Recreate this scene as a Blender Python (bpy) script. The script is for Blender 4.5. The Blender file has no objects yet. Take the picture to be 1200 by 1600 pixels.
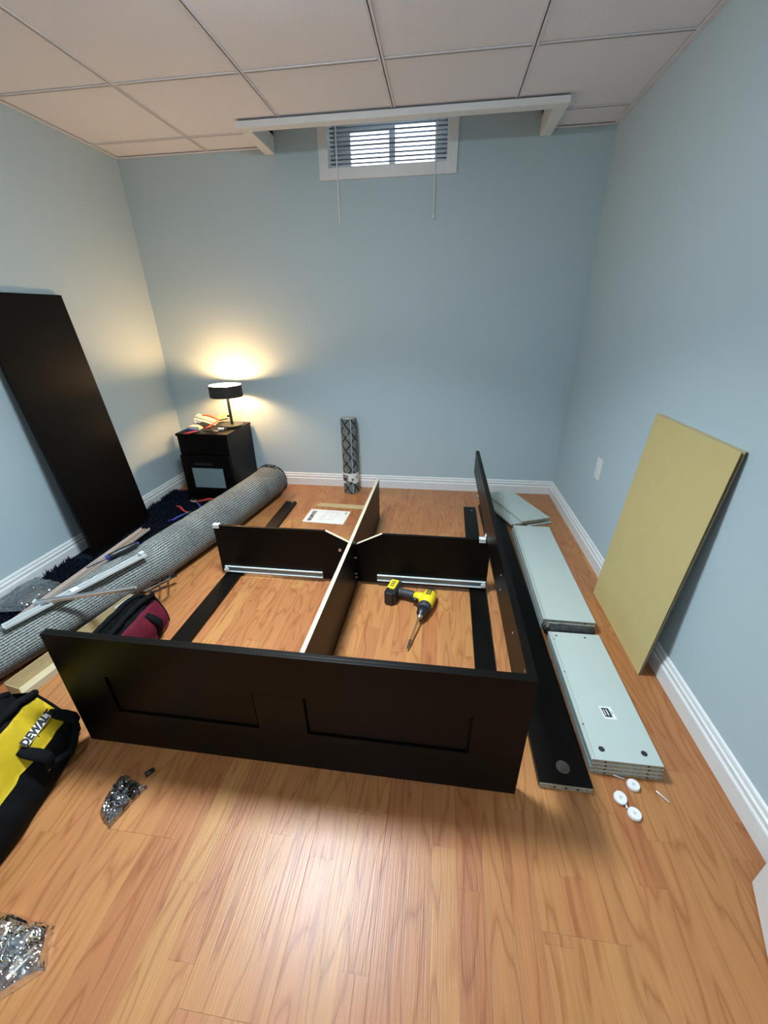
import bpy, bmesh, math, random
import numpy as np
from mathutils import Matrix, Vector, Euler
random.seed(7)
rng = np.random.default_rng(7)
SC = bpy.context.scene
COL = SC.collection
PI = math.pi

# ------------------------------------------------------------------ camera, world, exposure
XL, XR, D, ZC, YF = -2.156, 0.904, 3.091, 2.226, -1.25
cam_d = bpy.data.cameras.new('camera')
cam = bpy.data.objects.new('camera', cam_d); COL.objects.link(cam)
cam.location = (0, 0, 1.275)
cam.rotation_euler = (1.12109907, 0.0124957, 0.13388)
cam_d.sensor_fit = 'VERTICAL'; cam_d.sensor_height = 36; cam_d.sensor_width = 27
cam_d.lens = 627.93 * 36 / 1600
cam_d.clip_start = 0.02
SC.camera = cam
SC.view_settings.view_transform = 'Standard'
SC.view_settings.look = 'None'
SC.view_settings.gamma = 1
SC.view_settings.use_curve_mapping = False
SC.view_settings.exposure = 0.0
CEIL_LAMP = 50.0         # emission strength of the ceiling dome
CEIL_DOWN = 28.0         # its downward lamp, watts
BULB = 720.0              # emission strength of the table lamp bulb
W = bpy.data.worlds.new('world'); SC.world = W; W.use_nodes = True
wn = W.node_tree.nodes; wl = W.node_tree.links
wn['Background'].inputs[0].default_value = (0.86, 0.93, 1.0, 1)
wn['Background'].inputs[1].default_value = 4.5

# ------------------------------------------------------------------ materials
def srgb(r, g, b):
    f = lambda c: (c/255/12.92) if c/255 <= .04045 else ((c/255+.055)/1.055)**2.4
    return (f(r), f(g), f(b))
def new_mat(name):
    m = bpy.data.materials.new(name); m.use_nodes = True
    return m, m.node_tree.nodes, m.node_tree.links, m.node_tree.nodes['Principled BSDF']
MATS = {}
def mat(name, col, rough=.5, metal=0, var=0, vscale=30, stretch=(1,1,1), bump=0, bscale=60, spec=.5, emit=None, estr=0, trans=0, coat=0):
    if name in MATS: return MATS[name]
    m, n, l, p = new_mat(name)
    p.inputs['Base Color'].default_value = (*col, 1)
    p.inputs['Roughness'].default_value = rough
    p.inputs['Metallic'].default_value = metal
    p.inputs['Specular IOR Level'].default_value = spec
    p.inputs['Transmission Weight'].default_value = trans
    p.inputs['Coat Weight'].default_value = coat
    if emit:
        p.inputs['Emission Color'].default_value = (*emit, 1); p.inputs['Emission Strength'].default_value = estr
    if var or bump:
        tc = n.new('ShaderNodeTexCoord'); mp = n.new('ShaderNodeMapping'); mp.inputs['Scale'].default_value = stretch
        l.new(tc.outputs['Object'], mp.inputs[0])
    if var:
        nz = n.new('ShaderNodeTexNoise'); nz.inputs['Scale'].default_value = vscale; nz.inputs['Detail'].default_value = 4
        l.new(mp.outputs[0], nz.inputs[0])
        r = n.new('ShaderNodeValToRGB'); r.color_ramp.elements[0].position = .3; r.color_ramp.elements[1].position = .7
        r.color_ramp.elements[0].color = (*[c*(1-var) for c in col], 1)
        r.color_ramp.elements[1].color = (*[min(1, c*(1+var)) for c in col], 1)
        l.new(nz.outputs['Fac'], r.inputs[0]); l.new(r.outputs[0], p.inputs['Base Color'])
    if bump:
        nb = n.new('ShaderNodeTexNoise'); nb.inputs['Scale'].default_value = bscale; nb.inputs['Detail'].default_value = 3
        l.new(mp.outputs[0], nb.inputs[0])
        b = n.new('ShaderNodeBump'); b.inputs['Strength'].default_value = bump; b.inputs['Distance'].default_value = .002
        l.new(nb.outputs['Fac'], b.inputs['Height']); l.new(b.outputs[0], p.inputs['Normal'])
    MATS[name] = m
    return m

def floor_material():
    m, n, l, p = new_mat('laminate_wood')
    tc = n.new('ShaderNodeTexCoord'); sep = n.new('ShaderNodeSeparateXYZ'); l.new(tc.outputs['Object'], sep.inputs[0])
    oi = n.new('ShaderNodeObjectInfo')
    def M(op, a, b=None, c=None):
        q = n.new('ShaderNodeMath'); q.operation = op
        for i, v in enumerate((a, b, c)):
            if v is None: continue
            if isinstance(v, (int, float)): q.inputs[i].default_value = v
            else: l.new(v, q.inputs[i])
        return q.outputs[0]
    def comb(x, y, z):
        q = n.new('ShaderNodeCombineXYZ')
        for i, v in enumerate((x, y, z)):
            if isinstance(v, (int, float)): q.inputs[i].default_value = v
            else: l.new(v, q.inputs[i])
        return q.outputs[0]
    def white(v):
        q = n.new('ShaderNodeTexWhiteNoise'); q.noise_dimensions = '3D'; l.new(v, q.inputs['Vector']); return q
    def noise(v, scale, detail=3):
        q = n.new('ShaderNodeTexNoise'); q.inputs['Scale'].default_value = scale; q.inputs['Detail'].default_value = detail
        l.new(v, q.inputs['Vector']); return q.outputs['Fac']
    X, Y = sep.outputs[0], sep.outputs[1]
    rnd = M('MULTIPLY', oi.outputs['Random'], 91.7)
    sx = M('ADD', M('DIVIDE', X, .064), 1.5)
    strip = M('FLOOR', sx)
    off = white(comb(strip, rnd, 3.1)).outputs['Value']
    sy = M('ADD', M('DIVIDE', Y, .62), M('MULTIPLY', off, 5))
    cell = M('FLOOR', sy)
    wid = white(comb(strip, cell, rnd))
    sc = n.new('ShaderNodeSeparateColor'); l.new(wid.outputs['Color'], sc.inputs[0])
    a, b, c = sc.outputs
    r = n.new('ShaderNodeValToRGB'); cr = r.color_ramp
    cr.elements[0].position = 0; cr.elements[0].color = (0.372, 0.139, 0.050, 1)
    cr.elements[1].position = 1; cr.elements[1].color = (0.462, 0.222, 0.073, 1)
    for pos, col in ((.25, (0.402, 0.162, 0.058)), (.55, (0.436, 0.194, 0.065)), (.8, (0.412, 0.163, 0.061))):
        e = cr.elements.new(pos); e.color = (*col, 1)
    l.new(wid.outputs['Value'], r.inputs[0])
    # figure: contour lines of a stretched noise make cathedral grain
    gv = comb(M('MULTIPLY_ADD', X, 13, M('MULTIPLY', a, 40)), M('MULTIPLY_ADD', Y, 1.7, M('MULTIPLY', b, 40)), M('MULTIPLY', c, 40))
    g = noise(gv, 1.0, 1.5)
    ring = M('PINGPONG', M('MULTIPLY', g, 9), .5)
    ringr = n.new('ShaderNodeValToRGB'); ringr.color_ramp.elements[0].position = .0; ringr.color_ramp.elements[0].color = (1, 1, 1, 1)
    ringr.color_ramp.elements[1].position = .22; ringr.color_ramp.elements[1].color = (0, 0, 0, 1)
    e = ringr.color_ramp.elements.new(.07); e.color = (.55, .55, .55, 1)
    l.new(ring, ringr.inputs[0])
    fv = comb(M('MULTIPLY_ADD', X, 330, rnd), M('MULTIPLY', Y, 7), c)
    fib = noise(fv, 1.0, 3)
    fv2 = comb(M('MULTIPLY_ADD', X, 60, rnd), M('MULTIPLY', Y, 1.6), b)
    fib2 = noise(fv2, 1.0, 3)
    mix1 = n.new('ShaderNodeMix'); mix1.data_type = 'RGBA'; mix1.blend_type = 'MULTIPLY'
    l.new(M('MULTIPLY', ringr.outputs[0], .62), mix1.inputs['Factor'])
    l.new(r.outputs[0], mix1.inputs['A']); mix1.inputs['B'].default_value = (.60, .42, .33, 1)
    mix2 = n.new('ShaderNodeMix'); mix2.data_type = 'RGBA'; mix2.blend_type = 'MULTIPLY'; mix2.inputs['Factor'].default_value = 1
    vv = M('ADD', M('MULTIPLY_ADD', fib, .42, .79), M('MULTIPLY_ADD', fib2, .36, -.18))
    q = n.new('ShaderNodeCombineColor')
    for i in range(3): l.new(vv, q.inputs[i])
    l.new(mix1.outputs['Result'], mix2.inputs['A']); l.new(q.outputs[0], mix2.inputs['B'])
    # printed strip joints: thin darker line
    fx = M('FRACT', sx); fy = M('FRACT', sy)
    edge = M('MAXIMUM', M('LESS_THAN', fx, .018), M('LESS_THAN', fy, .004))
    mix3 = n.new('ShaderNodeMix'); mix3.data_type = 'RGBA'; mix3.blend_type = 'MULTIPLY'
    l.new(M('MULTIPLY', edge, .22), mix3.inputs['Factor']); l.new(mix2.outputs['Result'], mix3.inputs['A']); mix3.inputs['B'].default_value = (.5, .4, .35, 1)
    l.new(mix3.outputs['Result'], p.inputs['Base Color'])
    bp = n.new('ShaderNodeBump'); bp.inputs['Strength'].default_value = .35; bp.inputs['Distance'].default_value = .0012
    l.new(M('ADD', fib, M('MULTIPLY', ringr.outputs[0], -.3)), bp.inputs['Height']); l.new(bp.outputs[0], p.inputs['Normal'])
    p.inputs['Roughness'].default_value = .36; p.inputs['Specular IOR Level'].default_value = .45
    MATS['laminate_wood'] = m
    return m

def rug_back_material():
    m, n, l, p = new_mat('rug_backing')
    uv = n.new('ShaderNodeUVMap'); uv.uv_map = 'UVMap'
    sep = n.new('ShaderNodeSeparateXYZ'); l.new(uv.outputs[0], sep.inputs[0])
    def M(op, a, b=None):
        q = n.new('ShaderNodeMath'); q.operation = op
        for i, v in enumerate((a, b)):
            if v is None: continue
            if isinstance(v, (int, float)): q.inputs[i].default_value = v
            else: l.new(v, q.inputs[i])
        return q.outputs[0]
    nz = n.new('ShaderNodeTexNoise'); nz.inputs['Scale'].default_value = 170; nz.inputs['Detail'].default_value = 2
    tc = n.new('ShaderNodeTexCoord'); l.new(tc.outputs['Object'], nz.inputs['Vector'])
    nz2 = n.new('ShaderNodeTexNoise'); nz2.inputs['Scale'].default_value = 5; l.new(tc.outputs['Object'], nz2.inputs['Vector'])
    f = M('FRACT', M('MULTIPLY', sep.outputs[0], 50))
    line = M('MULTIPLY', M('LESS_THAN', f, .30), M('MINIMUM', 1.0, M('MAXIMUM', .3, M('MULTIPLY', M('SUBTRACT', nz2.outputs['Fac'], .28), 3.2))))
    dash = M('GREATER_THAN', f, .60)
    vd = M('FRACT', M('MULTIPLY', sep.outputs[1], 75))
    dash = M('MULTIPLY', dash, M('GREATER_THAN', vd, .45))
    r = n.new('ShaderNodeValToRGB'); r.color_ramp.elements[0].position = .38; r.color_ramp.elements[1].position = .66
    r.color_ramp.elements[0].color = (.05, .056, .054, 1); r.color_ramp.elements[1].color = (.225, .24, .222, 1)
    l.new(nz.outputs['Fac'], r.inputs[0])
    m1 = n.new('ShaderNodeMix'); m1.data_type = 'RGBA'; l.new(r.outputs[0], m1.inputs['A']); m1.inputs['B'].default_value = (.52, .56, .54, 1)
    l.new(M('MULTIPLY', line, M('ADD', .35, M('MULTIPLY', nz.outputs['Fac'], .8))), m1.inputs['Factor'])
    m2 = n.new('ShaderNodeMix'); m2.data_type = 'RGBA'; l.new(m1.outputs['Result'], m2.inputs['A']); m2.inputs['B'].default_value = (.03, .035, .04, 1)
    l.new(M('MULTIPLY', dash, .75), m2.inputs['Factor'])
    l.new(m2.outputs['Result'], p.inputs['Base Color'])
    p.inputs['Roughness'].default_value = .9
    b = n.new('ShaderNodeBump'); b.inputs['Strength'].default_value = .6; b.inputs['Distance'].default_value = .003
    l.new(M('ADD', nz.outputs['Fac'], line), b.inputs['Height']); l.new(b.outputs[0], p.inputs['Normal'])
    return m

def lattice_material():
    """grey rug with dark interlaced lattice, printed pile"""
    m, n, l, p = new_mat('lattice_rug')
    uv = n.new('ShaderNodeUVMap'); uv.uv_map = 'UVMap'
    sep = n.new('ShaderNodeSeparateXYZ'); l.new(uv.outputs[0], sep.inputs[0])
    def M(op, a, b=None):
        q = n.new('ShaderNodeMath'); q.operation = op
        for i, v in enumerate((a, b)):
            if v is None: continue
            if isinstance(v, (int, float)): q.inputs[i].default_value = v
            else: l.new(v, q.inputs[i])
        return q.outputs[0]
    tc = n.new('ShaderNodeTexCoord'); nz = n.new('ShaderNodeTexNoise'); nz.inputs['Scale'].default_value = 40; l.new(tc.outputs['Object'], nz.inputs['Vector'])
    u = M('MULTIPLY', sep.outputs[0], 5); v = M('MULTIPLY', sep.outputs[1], 10.0)
    a = M('FRACT', M('ADD', M('ADD', u, v), M('MULTIPLY', nz.outputs['Fac'], .18)))
    b = M('FRACT', M('ADD', M('SUBTRACT', u, v), M('MULTIPLY', nz.outputs['Fac'], .18)))
    vb = M('GREATER_THAN', M('FRACT', M('ADD', M('MULTIPLY', u, 1), M('MULTIPLY', v, .5))), .18)
    la = M('LESS_THAN', a, .20); lb = M('MULTIPLY', M('LESS_THAN', b, .19), vb)
    mx = M('MAXIMUM', la, lb)
    r = n.new('ShaderNodeValToRGB'); r.color_ramp.elements[0].color = (.10, .115, .115, 1); r.color_ramp.elements[1].color = (.21, .23, .22, 1)
    l.new(nz.outputs['Fac'], r.inputs[0])
    m1 = n.new('ShaderNodeMix'); m1.data_type = 'RGBA'; l.new(mx, m1.inputs['Factor']); l.new(r.outputs[0], m1.inputs['A']); m1.inputs['B'].default_value = (.014, .02, .024, 1)
    l.new(m1.outputs['Result'], p.inputs['Base Color']); p.inputs['Roughness'].default_value = .85
    return m

def film_material(name, tint=(.9, .92, .93), fac=.30, rough=.08):
    m, n, l, p = new_mat(name)
    n.remove(p)
    out = n['Material Output']
    t = n.new('ShaderNodeBsdfTransparent'); t.inputs[0].default_value = (*tint, 1)
    g = n.new('ShaderNodeBsdfGlossy'); g.inputs['Roughness'].default_value = rough; g.inputs[0].default_value = (.95, .97, 1, 1)
    lw = n.new('ShaderNodeLayerWeight'); lw.inputs[0].default_value = .35
    ma = n.new('ShaderNodeMath'); ma.operation = 'MULTIPLY_ADD'; ma.inputs[1].default_value = .6; ma.inputs[2].default_value = fac
    l.new(lw.outputs['Fresnel'], ma.inputs[0])
    tc = n.new('ShaderNodeTexCoord'); nz = n.new('ShaderNodeTexNoise'); nz.inputs['Scale'].default_value = 42; nz.inputs['Detail'].default_value = 1.5
    nz.inputs['Distortion'].default_value = .8
    l.new(tc.outputs['Object'], nz.inputs['Vector'])
    b = n.new('ShaderNodeBump'); b.inputs['Strength'].default_value = 1; b.inputs['Distance'].default_value = .007
    l.new(nz.outputs['Fac'], b.inputs['Height']); l.new(b.outputs[0], g.inputs['Normal'])
    mx = n.new('ShaderNodeMixShader'); l.new(ma.outputs[0], mx.inputs[0]); l.new(t.outputs[0], mx.inputs[1]); l.new(g.outputs[0], mx.inputs[2])
    l.new(mx.outputs[0], out.inputs[0])
    return m

M_FLOOR = floor_material()
M_WALL = mat('blue_grey_paint', (.492, .615, .658), .62, bump=.25, bscale=230, spec=.35)
M_TRIM = mat('white_trim_paint', (.80, .82, .82), .35, var=.02)
M_TILE = mat('ceiling_tile_fibre', (.81, .82, .875), .92, var=.05, vscale=180, bump=.7, bscale=260)
M_TEE = mat('ceiling_grid_white', (.74, .745, .79), .95, var=.02, spec=.05)
M_BLK = mat('black_brown_foil', (.0030, .0024, .0020), .38, var=.3, vscale=8, stretch=(1, 1, 12), bump=.12, bscale=160, spec=.15)
M_CHIP = mat('raw_chipboard', (.62, .53, .36), .85, var=.3, vscale=220)
M_CHIPD = mat('chipboard_edge', (.33, .30, .22), .85, var=.4, vscale=260)
M_GREY = mat('grey_foil', (.485, .555, .52), .42, var=.02, vscale=6)
M_HOLE = mat('dark_hole', (.02, .02, .02), .8, var=.2)
M_ZINC = mat('zinc_steel', (.66, .68, .68), .33, metal=.9, var=.06)
M_WHITEMETAL = mat('white_steel', (.70, .75, .75), .35, metal=.15, var=.03)
M_BEIGE = mat('beige_steel', (.62, .53, .47), .4, metal=.15, var=.05)
M_MDF = mat('raw_fibreboard', (.60, .485, .215), .8, var=.02, vscale=12, bump=.1, bscale=300)
M_MDFEDGE = mat('fibreboard_edge', (.50, .44, .30), .85, var=.1)
M_WHITEPL = mat('white_plastic', (.82, .82, .80), .35, var=.02)
M_CARD = mat('brown_cardboard', (.50, .38, .20), .85, var=.08, vscale=60)
M_YEL = mat('yellow_canvas', (.86, .63, .02), .75, var=.08, vscale=25, bump=.4, bscale=300)
M_YELPL = mat('yellow_plastic', (.83, .62, .015), .42, var=.03)
M_BLKFAB = mat('black_canvas', (.0042, .005, .006), .85, var=.3, vscale=40, bump=.5, bscale=300, spec=.12)
M_REDFAB = mat('crimson_canvas', (.22, .012, .035), .75, var=.15, vscale=30, bump=.5, bscale=200)
M_BLKPL = mat('black_plastic', (.014, .016, .018), .38, var=.15)
M_RUBBER = mat('charcoal_rubber', (.03, .034, .038), .6, var=.15, vscale=90)
M_BLUEPL = mat('blue_plastic', (.02, .04, .30), .4, var=.05)
M_REDPL = mat('red_plastic', (.50, .03, .03), .4, var=.05)
M_ORPL = mat('orange_plastic', (.80, .10, .03), .4, var=.05)
M_STEEL = mat('bright_steel', (.6, .6, .6), .28, metal=1, var=.06)
M_DKSTEEL = mat('dark_steel', (.10, .10, .10), .35, metal=.8, var=.1)
M_PAPER = mat('white_paper', (.80, .80, .76), .8, var=.02)
M_INK = mat('black_ink', (.03, .03, .03), .7, var=.1)
M_INKG = mat('grey_ink', (.50, .51, .49), .7, var=.1)
M_NAVY = mat('navy_shag', (.0055, .0095, .019), .95, var=.5, vscale=60, spec=.15)
M_RUGB = rug_back_material()
M_LAT = lattice_material()
M_LATTOP = mat('rug_roll_end', (.30, .32, .31), .9, var=.3, vscale=60)
M_FILM = film_material('clear_film')
M_FILMG = film_material('grey_film', (.70, .73, .74), .16, .15)
M_FROST = mat('frosted_glass', (.19, .265, .275), .25, var=.02, spec=.6)
M_GLASS = film_material('window_glass', (.95, .97, .98), .03, .01)
M_BLIND = mat('pale_blind_slat', (.60, .66, .72), .4, var=.02)
def slat_material():
    m, n, l, p = new_mat('translucent_slat'); p.inputs['Base Color'].default_value = (.82, .87, .92, 1); p.inputs['Roughness'].default_value = .4
    t = n.new('ShaderNodeBsdfTranslucent'); t.inputs[0].default_value = (.62, .72, .84, 1)
    nz = n.new('ShaderNodeTexNoise'); nz.inputs['Scale'].default_value = 20
    r = n.new('ShaderNodeMapRange'); r.inputs['To Min'].default_value = .52; r.inputs['To Max'].default_value = .58
    l.new(nz.outputs['Fac'], r.inputs[0]); x = n.new('ShaderNodeMixShader'); l.new(r.outputs[0], x.inputs[0])
    l.new(p.outputs[0], x.inputs[1]); l.new(t.outputs[0], x.inputs[2]); l.new(x.outputs[0], n['Material Output'].inputs[0]); return m
M_SLAT = slat_material()
M_SHADE = mat('black_lamp_shade', (.025, .022, .020), .7, var=.1)
M_SHADEIN = mat('lamp_shade_lining', (.80, .74, .62), .7, var=.02)
M_BULB = mat('bulb_glow', (1, .8, .5), .5, emit=(1.0, .56, .24), estr=BULB)
M_DOME = mat('ceiling_dome_glow', (1, 1, 1), .5, emit=(.81, .95, 1.05), estr=CEIL_LAMP)
M_GOLD = mat('gold_steel', (.75, .6, .3), .3, metal=1, var=.05)
M_PLASTIC_DARK = mat('crumpled_black_film', (.035, .038, .04), .22, var=.4, vscale=60, bump=1.0, bscale=70)

# ------------------------------------------------------------------ mesh helpers
def BM(): return bmesh.new()
def box(bm, x0, x1, y0, y1, z0, z1, bev=0, M=None):
    r = bmesh.ops.create_cube(bm, size=1)
    vs = r['verts']
    for v in vs:
        v.co = Vector((x0+(v.co.x+.5)*(x1-x0), y0+(v.co.y+.5)*(y1-y0), z0+(v.co.z+.5)*(z1-z0)))
    if bev:
        es = list({e for v in vs for e in v.link_edges})
        rr = bmesh.ops.bevel(bm, geom=es, offset=bev, segments=2, affect='EDGES', profile=.6)
        vs = list({v for f in rr['faces'] for v in f.verts} | {v for v in vs if v.is_valid})
    if M is not None:
        bmesh.ops.transform(bm, matrix=M, verts=[v for v in vs if v.is_valid])
    return bm
def cyl(bm, p0, p1, r0, r1=None, seg=20, caps=True):
    r1 = r0 if r1 is None else r1
    p0, p1 = Vector(p0), Vector(p1); d = p1-p0
    M = Matrix.Translation((p0+p1)/2) @ d.to_track_quat('Z', 'Y').to_matrix().to_4x4()
    bmesh.ops.create_cone(bm, cap_ends=caps, segments=seg, radius1=r0, radius2=r1, depth=d.length, matrix=M)
    return bm
def tube(bm, pts, rad, seg=10, flat=1.0, up=(0, 0, 1), caps=True):
    pts = [Vector(q) for q in pts]; n = len(pts)
    rad = rad if isinstance(rad, (list, tuple)) else [rad]*n
    rings = []; up = Vector(up)
    for i, q in enumerate(pts):
        t = (pts[min(i+1, n-1)]-pts[max(i-1, 0)]).normalized()
        s = t.cross(up)
        s = s.normalized() if s.length > 1e-4 else t.orthogonal().normalized()
        w = s.cross(t)
        rings.append([bm.verts.new(q + s*math.cos(2*PI*k/seg)*rad[i] + w*math.sin(2*PI*k/seg)*rad[i]*flat) for k in range(seg)])
    for a, b in zip(rings, rings[1:]):
        for k in range(seg):
            bm.faces.new((a[k], a[(k+1) % seg], b[(k+1) % seg], b[k]))
    if caps:
        bm.faces.new(rings[0][::-1]); bm.faces.new(rings[-1])
    return bm
def prism(bm, poly, z0, z1, M=None):
    """poly in xy, extruded z0..z1"""
    a = [bm.verts.new((x, y, z0)) for x, y in poly]; b = [bm.verts.new((x, y, z1)) for x, y in poly]
    n = len(poly)
    bm.faces.new(a[::-1]); bm.faces.new(b)
    for i in range(n): bm.faces.new((a[i], a[(i+1) % n], b[(i+1) % n], b[i]))
    if M is not None: bmesh.ops.transform(bm, matrix=M, verts=a+b)
    return bm
def lathe(bm, prof, seg=32, c=(0, 0, 0)):
    rings = []
    for r, z in prof:
        rings.append([bm.verts.new((c[0]+r*math.cos(2*PI*k/seg), c[1]+r*math.sin(2*PI*k/seg), c[2]+z)) for k in range(seg)])
    for a, b in zip(rings, rings[1:]):
        for k in range(seg): bm.faces.new((a[k], a[(k+1) % seg], b[(k+1) % seg], b[k]))
    return rings
def worldm(o):
    m = o.matrix_basis.copy()
    while o.parent: o = o.parent; m = o.matrix_basis @ m
    return m
def obj(name, bm, m, parent=None, loc=None, smooth=False, local=False, kind=None, label=None):
    """one mesh object; geometry given in world coordinates unless local"""
    bmesh.ops.recalc_face_normals(bm, faces=bm.faces[:])
    me = bpy.data.meshes.new(name)
    o = bpy.data.objects.new(name, me); COL.objects.link(o)
    if loc is not None: o.location = loc
    if parent: o.parent = parent
    if not local: bm.transform(worldm(o).inverted())
    bm.to_mesh(me); bm.free()
    for q in (m if isinstance(m, (list, tuple)) else [m]): me.materials.append(q)
    if smooth:
        me.polygons.foreach_set('use_smooth', [True]*len(me.polygons))
        if smooth == 'auto':
            try: me.set_sharp_from_angle(angle=.7)
            except Exception: pass
    if kind: o['kind'] = kind
    if label: o['label'] = label
    return o
def raw(name, verts, faces, m, parent=None, kind=None, uv=None, smooth=False):
    me = bpy.data.meshes.new(name)
    o = bpy.data.objects.new(name, me); COL.objects.link(o)
    if parent:
        o.parent = parent
        Mi = np.array(worldm(o).inverted()); v = np.asarray(verts, float)
        verts = (v @ Mi[:3, :3].T + Mi[:3, 3])
    me.from_pydata([tuple(v) for v in verts], [], faces)
    me.materials.append(m)
    if uv is not None:
        L = me.uv_layers.new(name='UVMap')
        for lp in me.loops: L.data[lp.index].uv = uv[lp.index]
    if smooth: me.polygons.foreach_set('use_smooth', [True]*len(me.polygons))
    if kind: o['kind'] = kind
    me.update()
    return o
def tag(o, label, cat, group=None):
    o['label'] = label; o['category'] = cat
    if group: o['group'] = group
    return o
def thing(name, label, cat, loc=(0, 0, 0), rot=(0, 0, 0), group=None):
    o = bpy.data.objects.new(name, None); COL.objects.link(o); o.empty_display_size = .05
    o.location = loc; o.rotation_euler = rot
    return tag(o, label, cat, group)
def struct(name, bm, m, parent=None, **k):
    o = obj(name, bm, m, parent, **k)
    if not parent: o['kind'] = 'structure'
    return o
def dup(root, loc, rot, label=None, cat=None, group=None):
    def cp(o, par):
        c = o.copy(); COL.objects.link(c); c.parent = par
        for ch in [q for q in COL.objects if q.parent == o]: cp(ch, c)
        return c
    r = cp(root, None); r.location = loc; r.rotation_euler = rot
    if label: r['label'] = label
    if group: r['group'] = group
    return r
def text_mesh(name, body, size, m, parent, Mw, shear=0, offset=0, depth=.0004):
    """flat lettering; Mw maps text plane (x right, y up) to world"""
    cu = bpy.data.curves.new(name, 'FONT'); cu.body = body; cu.size = size; cu.shear = shear; cu.offset = offset; cu.extrude = depth
    cu.align_x = 'CENTER'; cu.align_y = 'CENTER'; cu.resolution_u = 3
    t = bpy.data.objects.new(name, cu); COL.objects.link(t)
    bpy.context.view_layer.update()
    me = bpy.data.meshes.new_from_object(t.evaluated_get(bpy.context.evaluated_depsgraph_get()))
    bpy.data.objects.remove(t); bpy.data.curves.remove(cu)
    o = bpy.data.objects.new(name, me); COL.objects.link(o)
    if parent: o.parent = parent
    me.transform(worldm(o).inverted() @ Mw)
    me.materials.clear(); me.materials.append(m)
    return o
def frame_m(o, x, y):
    x, y = Vector(x).normalized(), Vector(y).normalized(); z = x.cross(y).normalized(); y = z.cross(x)
    M = Matrix((x, y, z)).transposed().to_4x4(); M.translation = Vector(o); return M

# ------------------------------------------------------------------ floor
bm = BM(); box(bm, XL-.1, XR+.1, YF-.1, D+.1, -.06, -.008)
floor = struct('floor', bm, M_CHIPD)
PW, PL = .192, 1.285
x = XL - .05; ci = 0
while x < XR:
    x0, x1 = max(x, XL+.002), min(x+PW, XR-.002)
    offs = [.0, .43, .86, .21, .64, 1.07][ci % 6] + rng.uniform(-.08, .08)
    y = YF - PL + offs
    while y < D:
        y0, y1 = max(y, YF+.002), min(y+PL, D-.002)
        if y1-y0 > .03 and x1-x0 > .02:
            bm = BM(); g = .0001
            cx, cy = (x+x+PW)/2, (y+y+PL)/2
            box(bm, x0+g-cx, x1-g-cx, y0+g-cy, y1-g-cy, -.008, 0, bev=.0004)
            o = obj('laminate_plank', bm, M_FLOOR, floor, local=True)
            o.location = (cx, cy, 0)
        y += PL
    x += PW; ci += 1

# ------------------------------------------------------------------ walls
T = .12
OX0, OX1, OZ0, OZ1 = -.752, -.022, 2.107, 2.385      # window hole
bm = BM()
TW = .21
box(bm, XL-T, OX0, D, D+TW, 0, 2.6); box(bm, OX1, XR+T, D, D+TW, 0, 2.6)
box(bm, OX0, OX1, D, D+TW, 0, OZ0); box(bm, OX0, OX1, D, D+TW, OZ1, 2.6)
struct('wall_back', bm, M_WALL)
bm = BM(); box(bm, XL-T, XL, YF-T, D, 0, 2.5); struct('wall_left', bm, M_WALL)
bm = BM(); box(bm, XR, XR+T, YF-T, D, 0, 2.5); struct('wall_right', bm, M_WALL)
bm = BM(); box(bm, XL, XR, YF-T, YF, 0, 2.5); struct('wall_front', bm, M_WALL)

# baseboards: stepped colonial profile
PROF = [(0, 0), (.017, 0), (.017, .058), (.0155, .062), (.0115, .064), (.0105, .068), (.0125, .074), (.0125, .082), (.0075, .0855), (.0065, .089), (.008, .094), (.006, .101), (0, .105)]
def baseboard(name, p0, p1, nrm):
    bm = BM(); p0, p1, nrm = Vector(p0), Vector(p1), Vector(nrm)
    a = [bm.verts.new(p0+nrm*d+Vector((0, 0, z+.0003))) for d, z in PROF]
    b = [bm.verts.new(p1+nrm*d+Vector((0, 0, z+.0003))) for d, z in PROF]
    n = len(PROF)
    for i in range(n): bm.faces.new((a[i], a[(i+1) % n], b[(i+1) % n], b[i]))
    bm.faces.new(a[::-1]); bm.faces.new(b)
    return struct(name, bm, M_TRIM)
baseboard('baseboard_back', (XL, D-.0005, 0), (XR, D-.0005, 0), (0, -1, 0))
baseboard('baseboard_left', (XL+.0005, YF, 0), (XL+.0005, D, 0), (1, 0, 0))
baseboard('baseboard_right', (XR-.0005, YF, 0), (XR-.0005, D, 0), (-1, 0, 0))

# ------------------------------------------------------------------ ceiling: slab, tiles, tees, recess before the window
RX0, RX1, RY0 = -1.085, .490, 2.752                    # recess opening
bm = BM()
box(bm, XL-T, XR+T, YF-T, RY0, ZC+.06, ZC+.12)
box(bm, XL-T, RX0, RY0, D, ZC+.06, ZC+.12); box(bm, RX1, XR+T, RY0, D, ZC+.06, ZC+.12)
ceiling = struct('ceiling', bm, M_TEE)
gx = [XL+.001] + [-1.524+.6095*k for k in range(4)] + [XR-.001]
gy = [D-.001, 2.862, 2.272] + [2.272-.6095*k for k in range(1, 6)] + [YF+.001]
TB = ZC + .007
def tile(poly):
    bm = BM(); cx = sum(p[0] for p in poly)/len(poly); cy = sum(p[1] for p in poly)/len(poly)
    prism(bm, [(a-cx, b-cy) for a, b in poly], 0, .014)
    o = obj('ceiling_tile', bm, M_TILE, ceiling, local=True); o.location = (cx, cy, TB)
CX0, CX1, CY0 = RX0-.03, RX1+.03, RY0-.03
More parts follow.
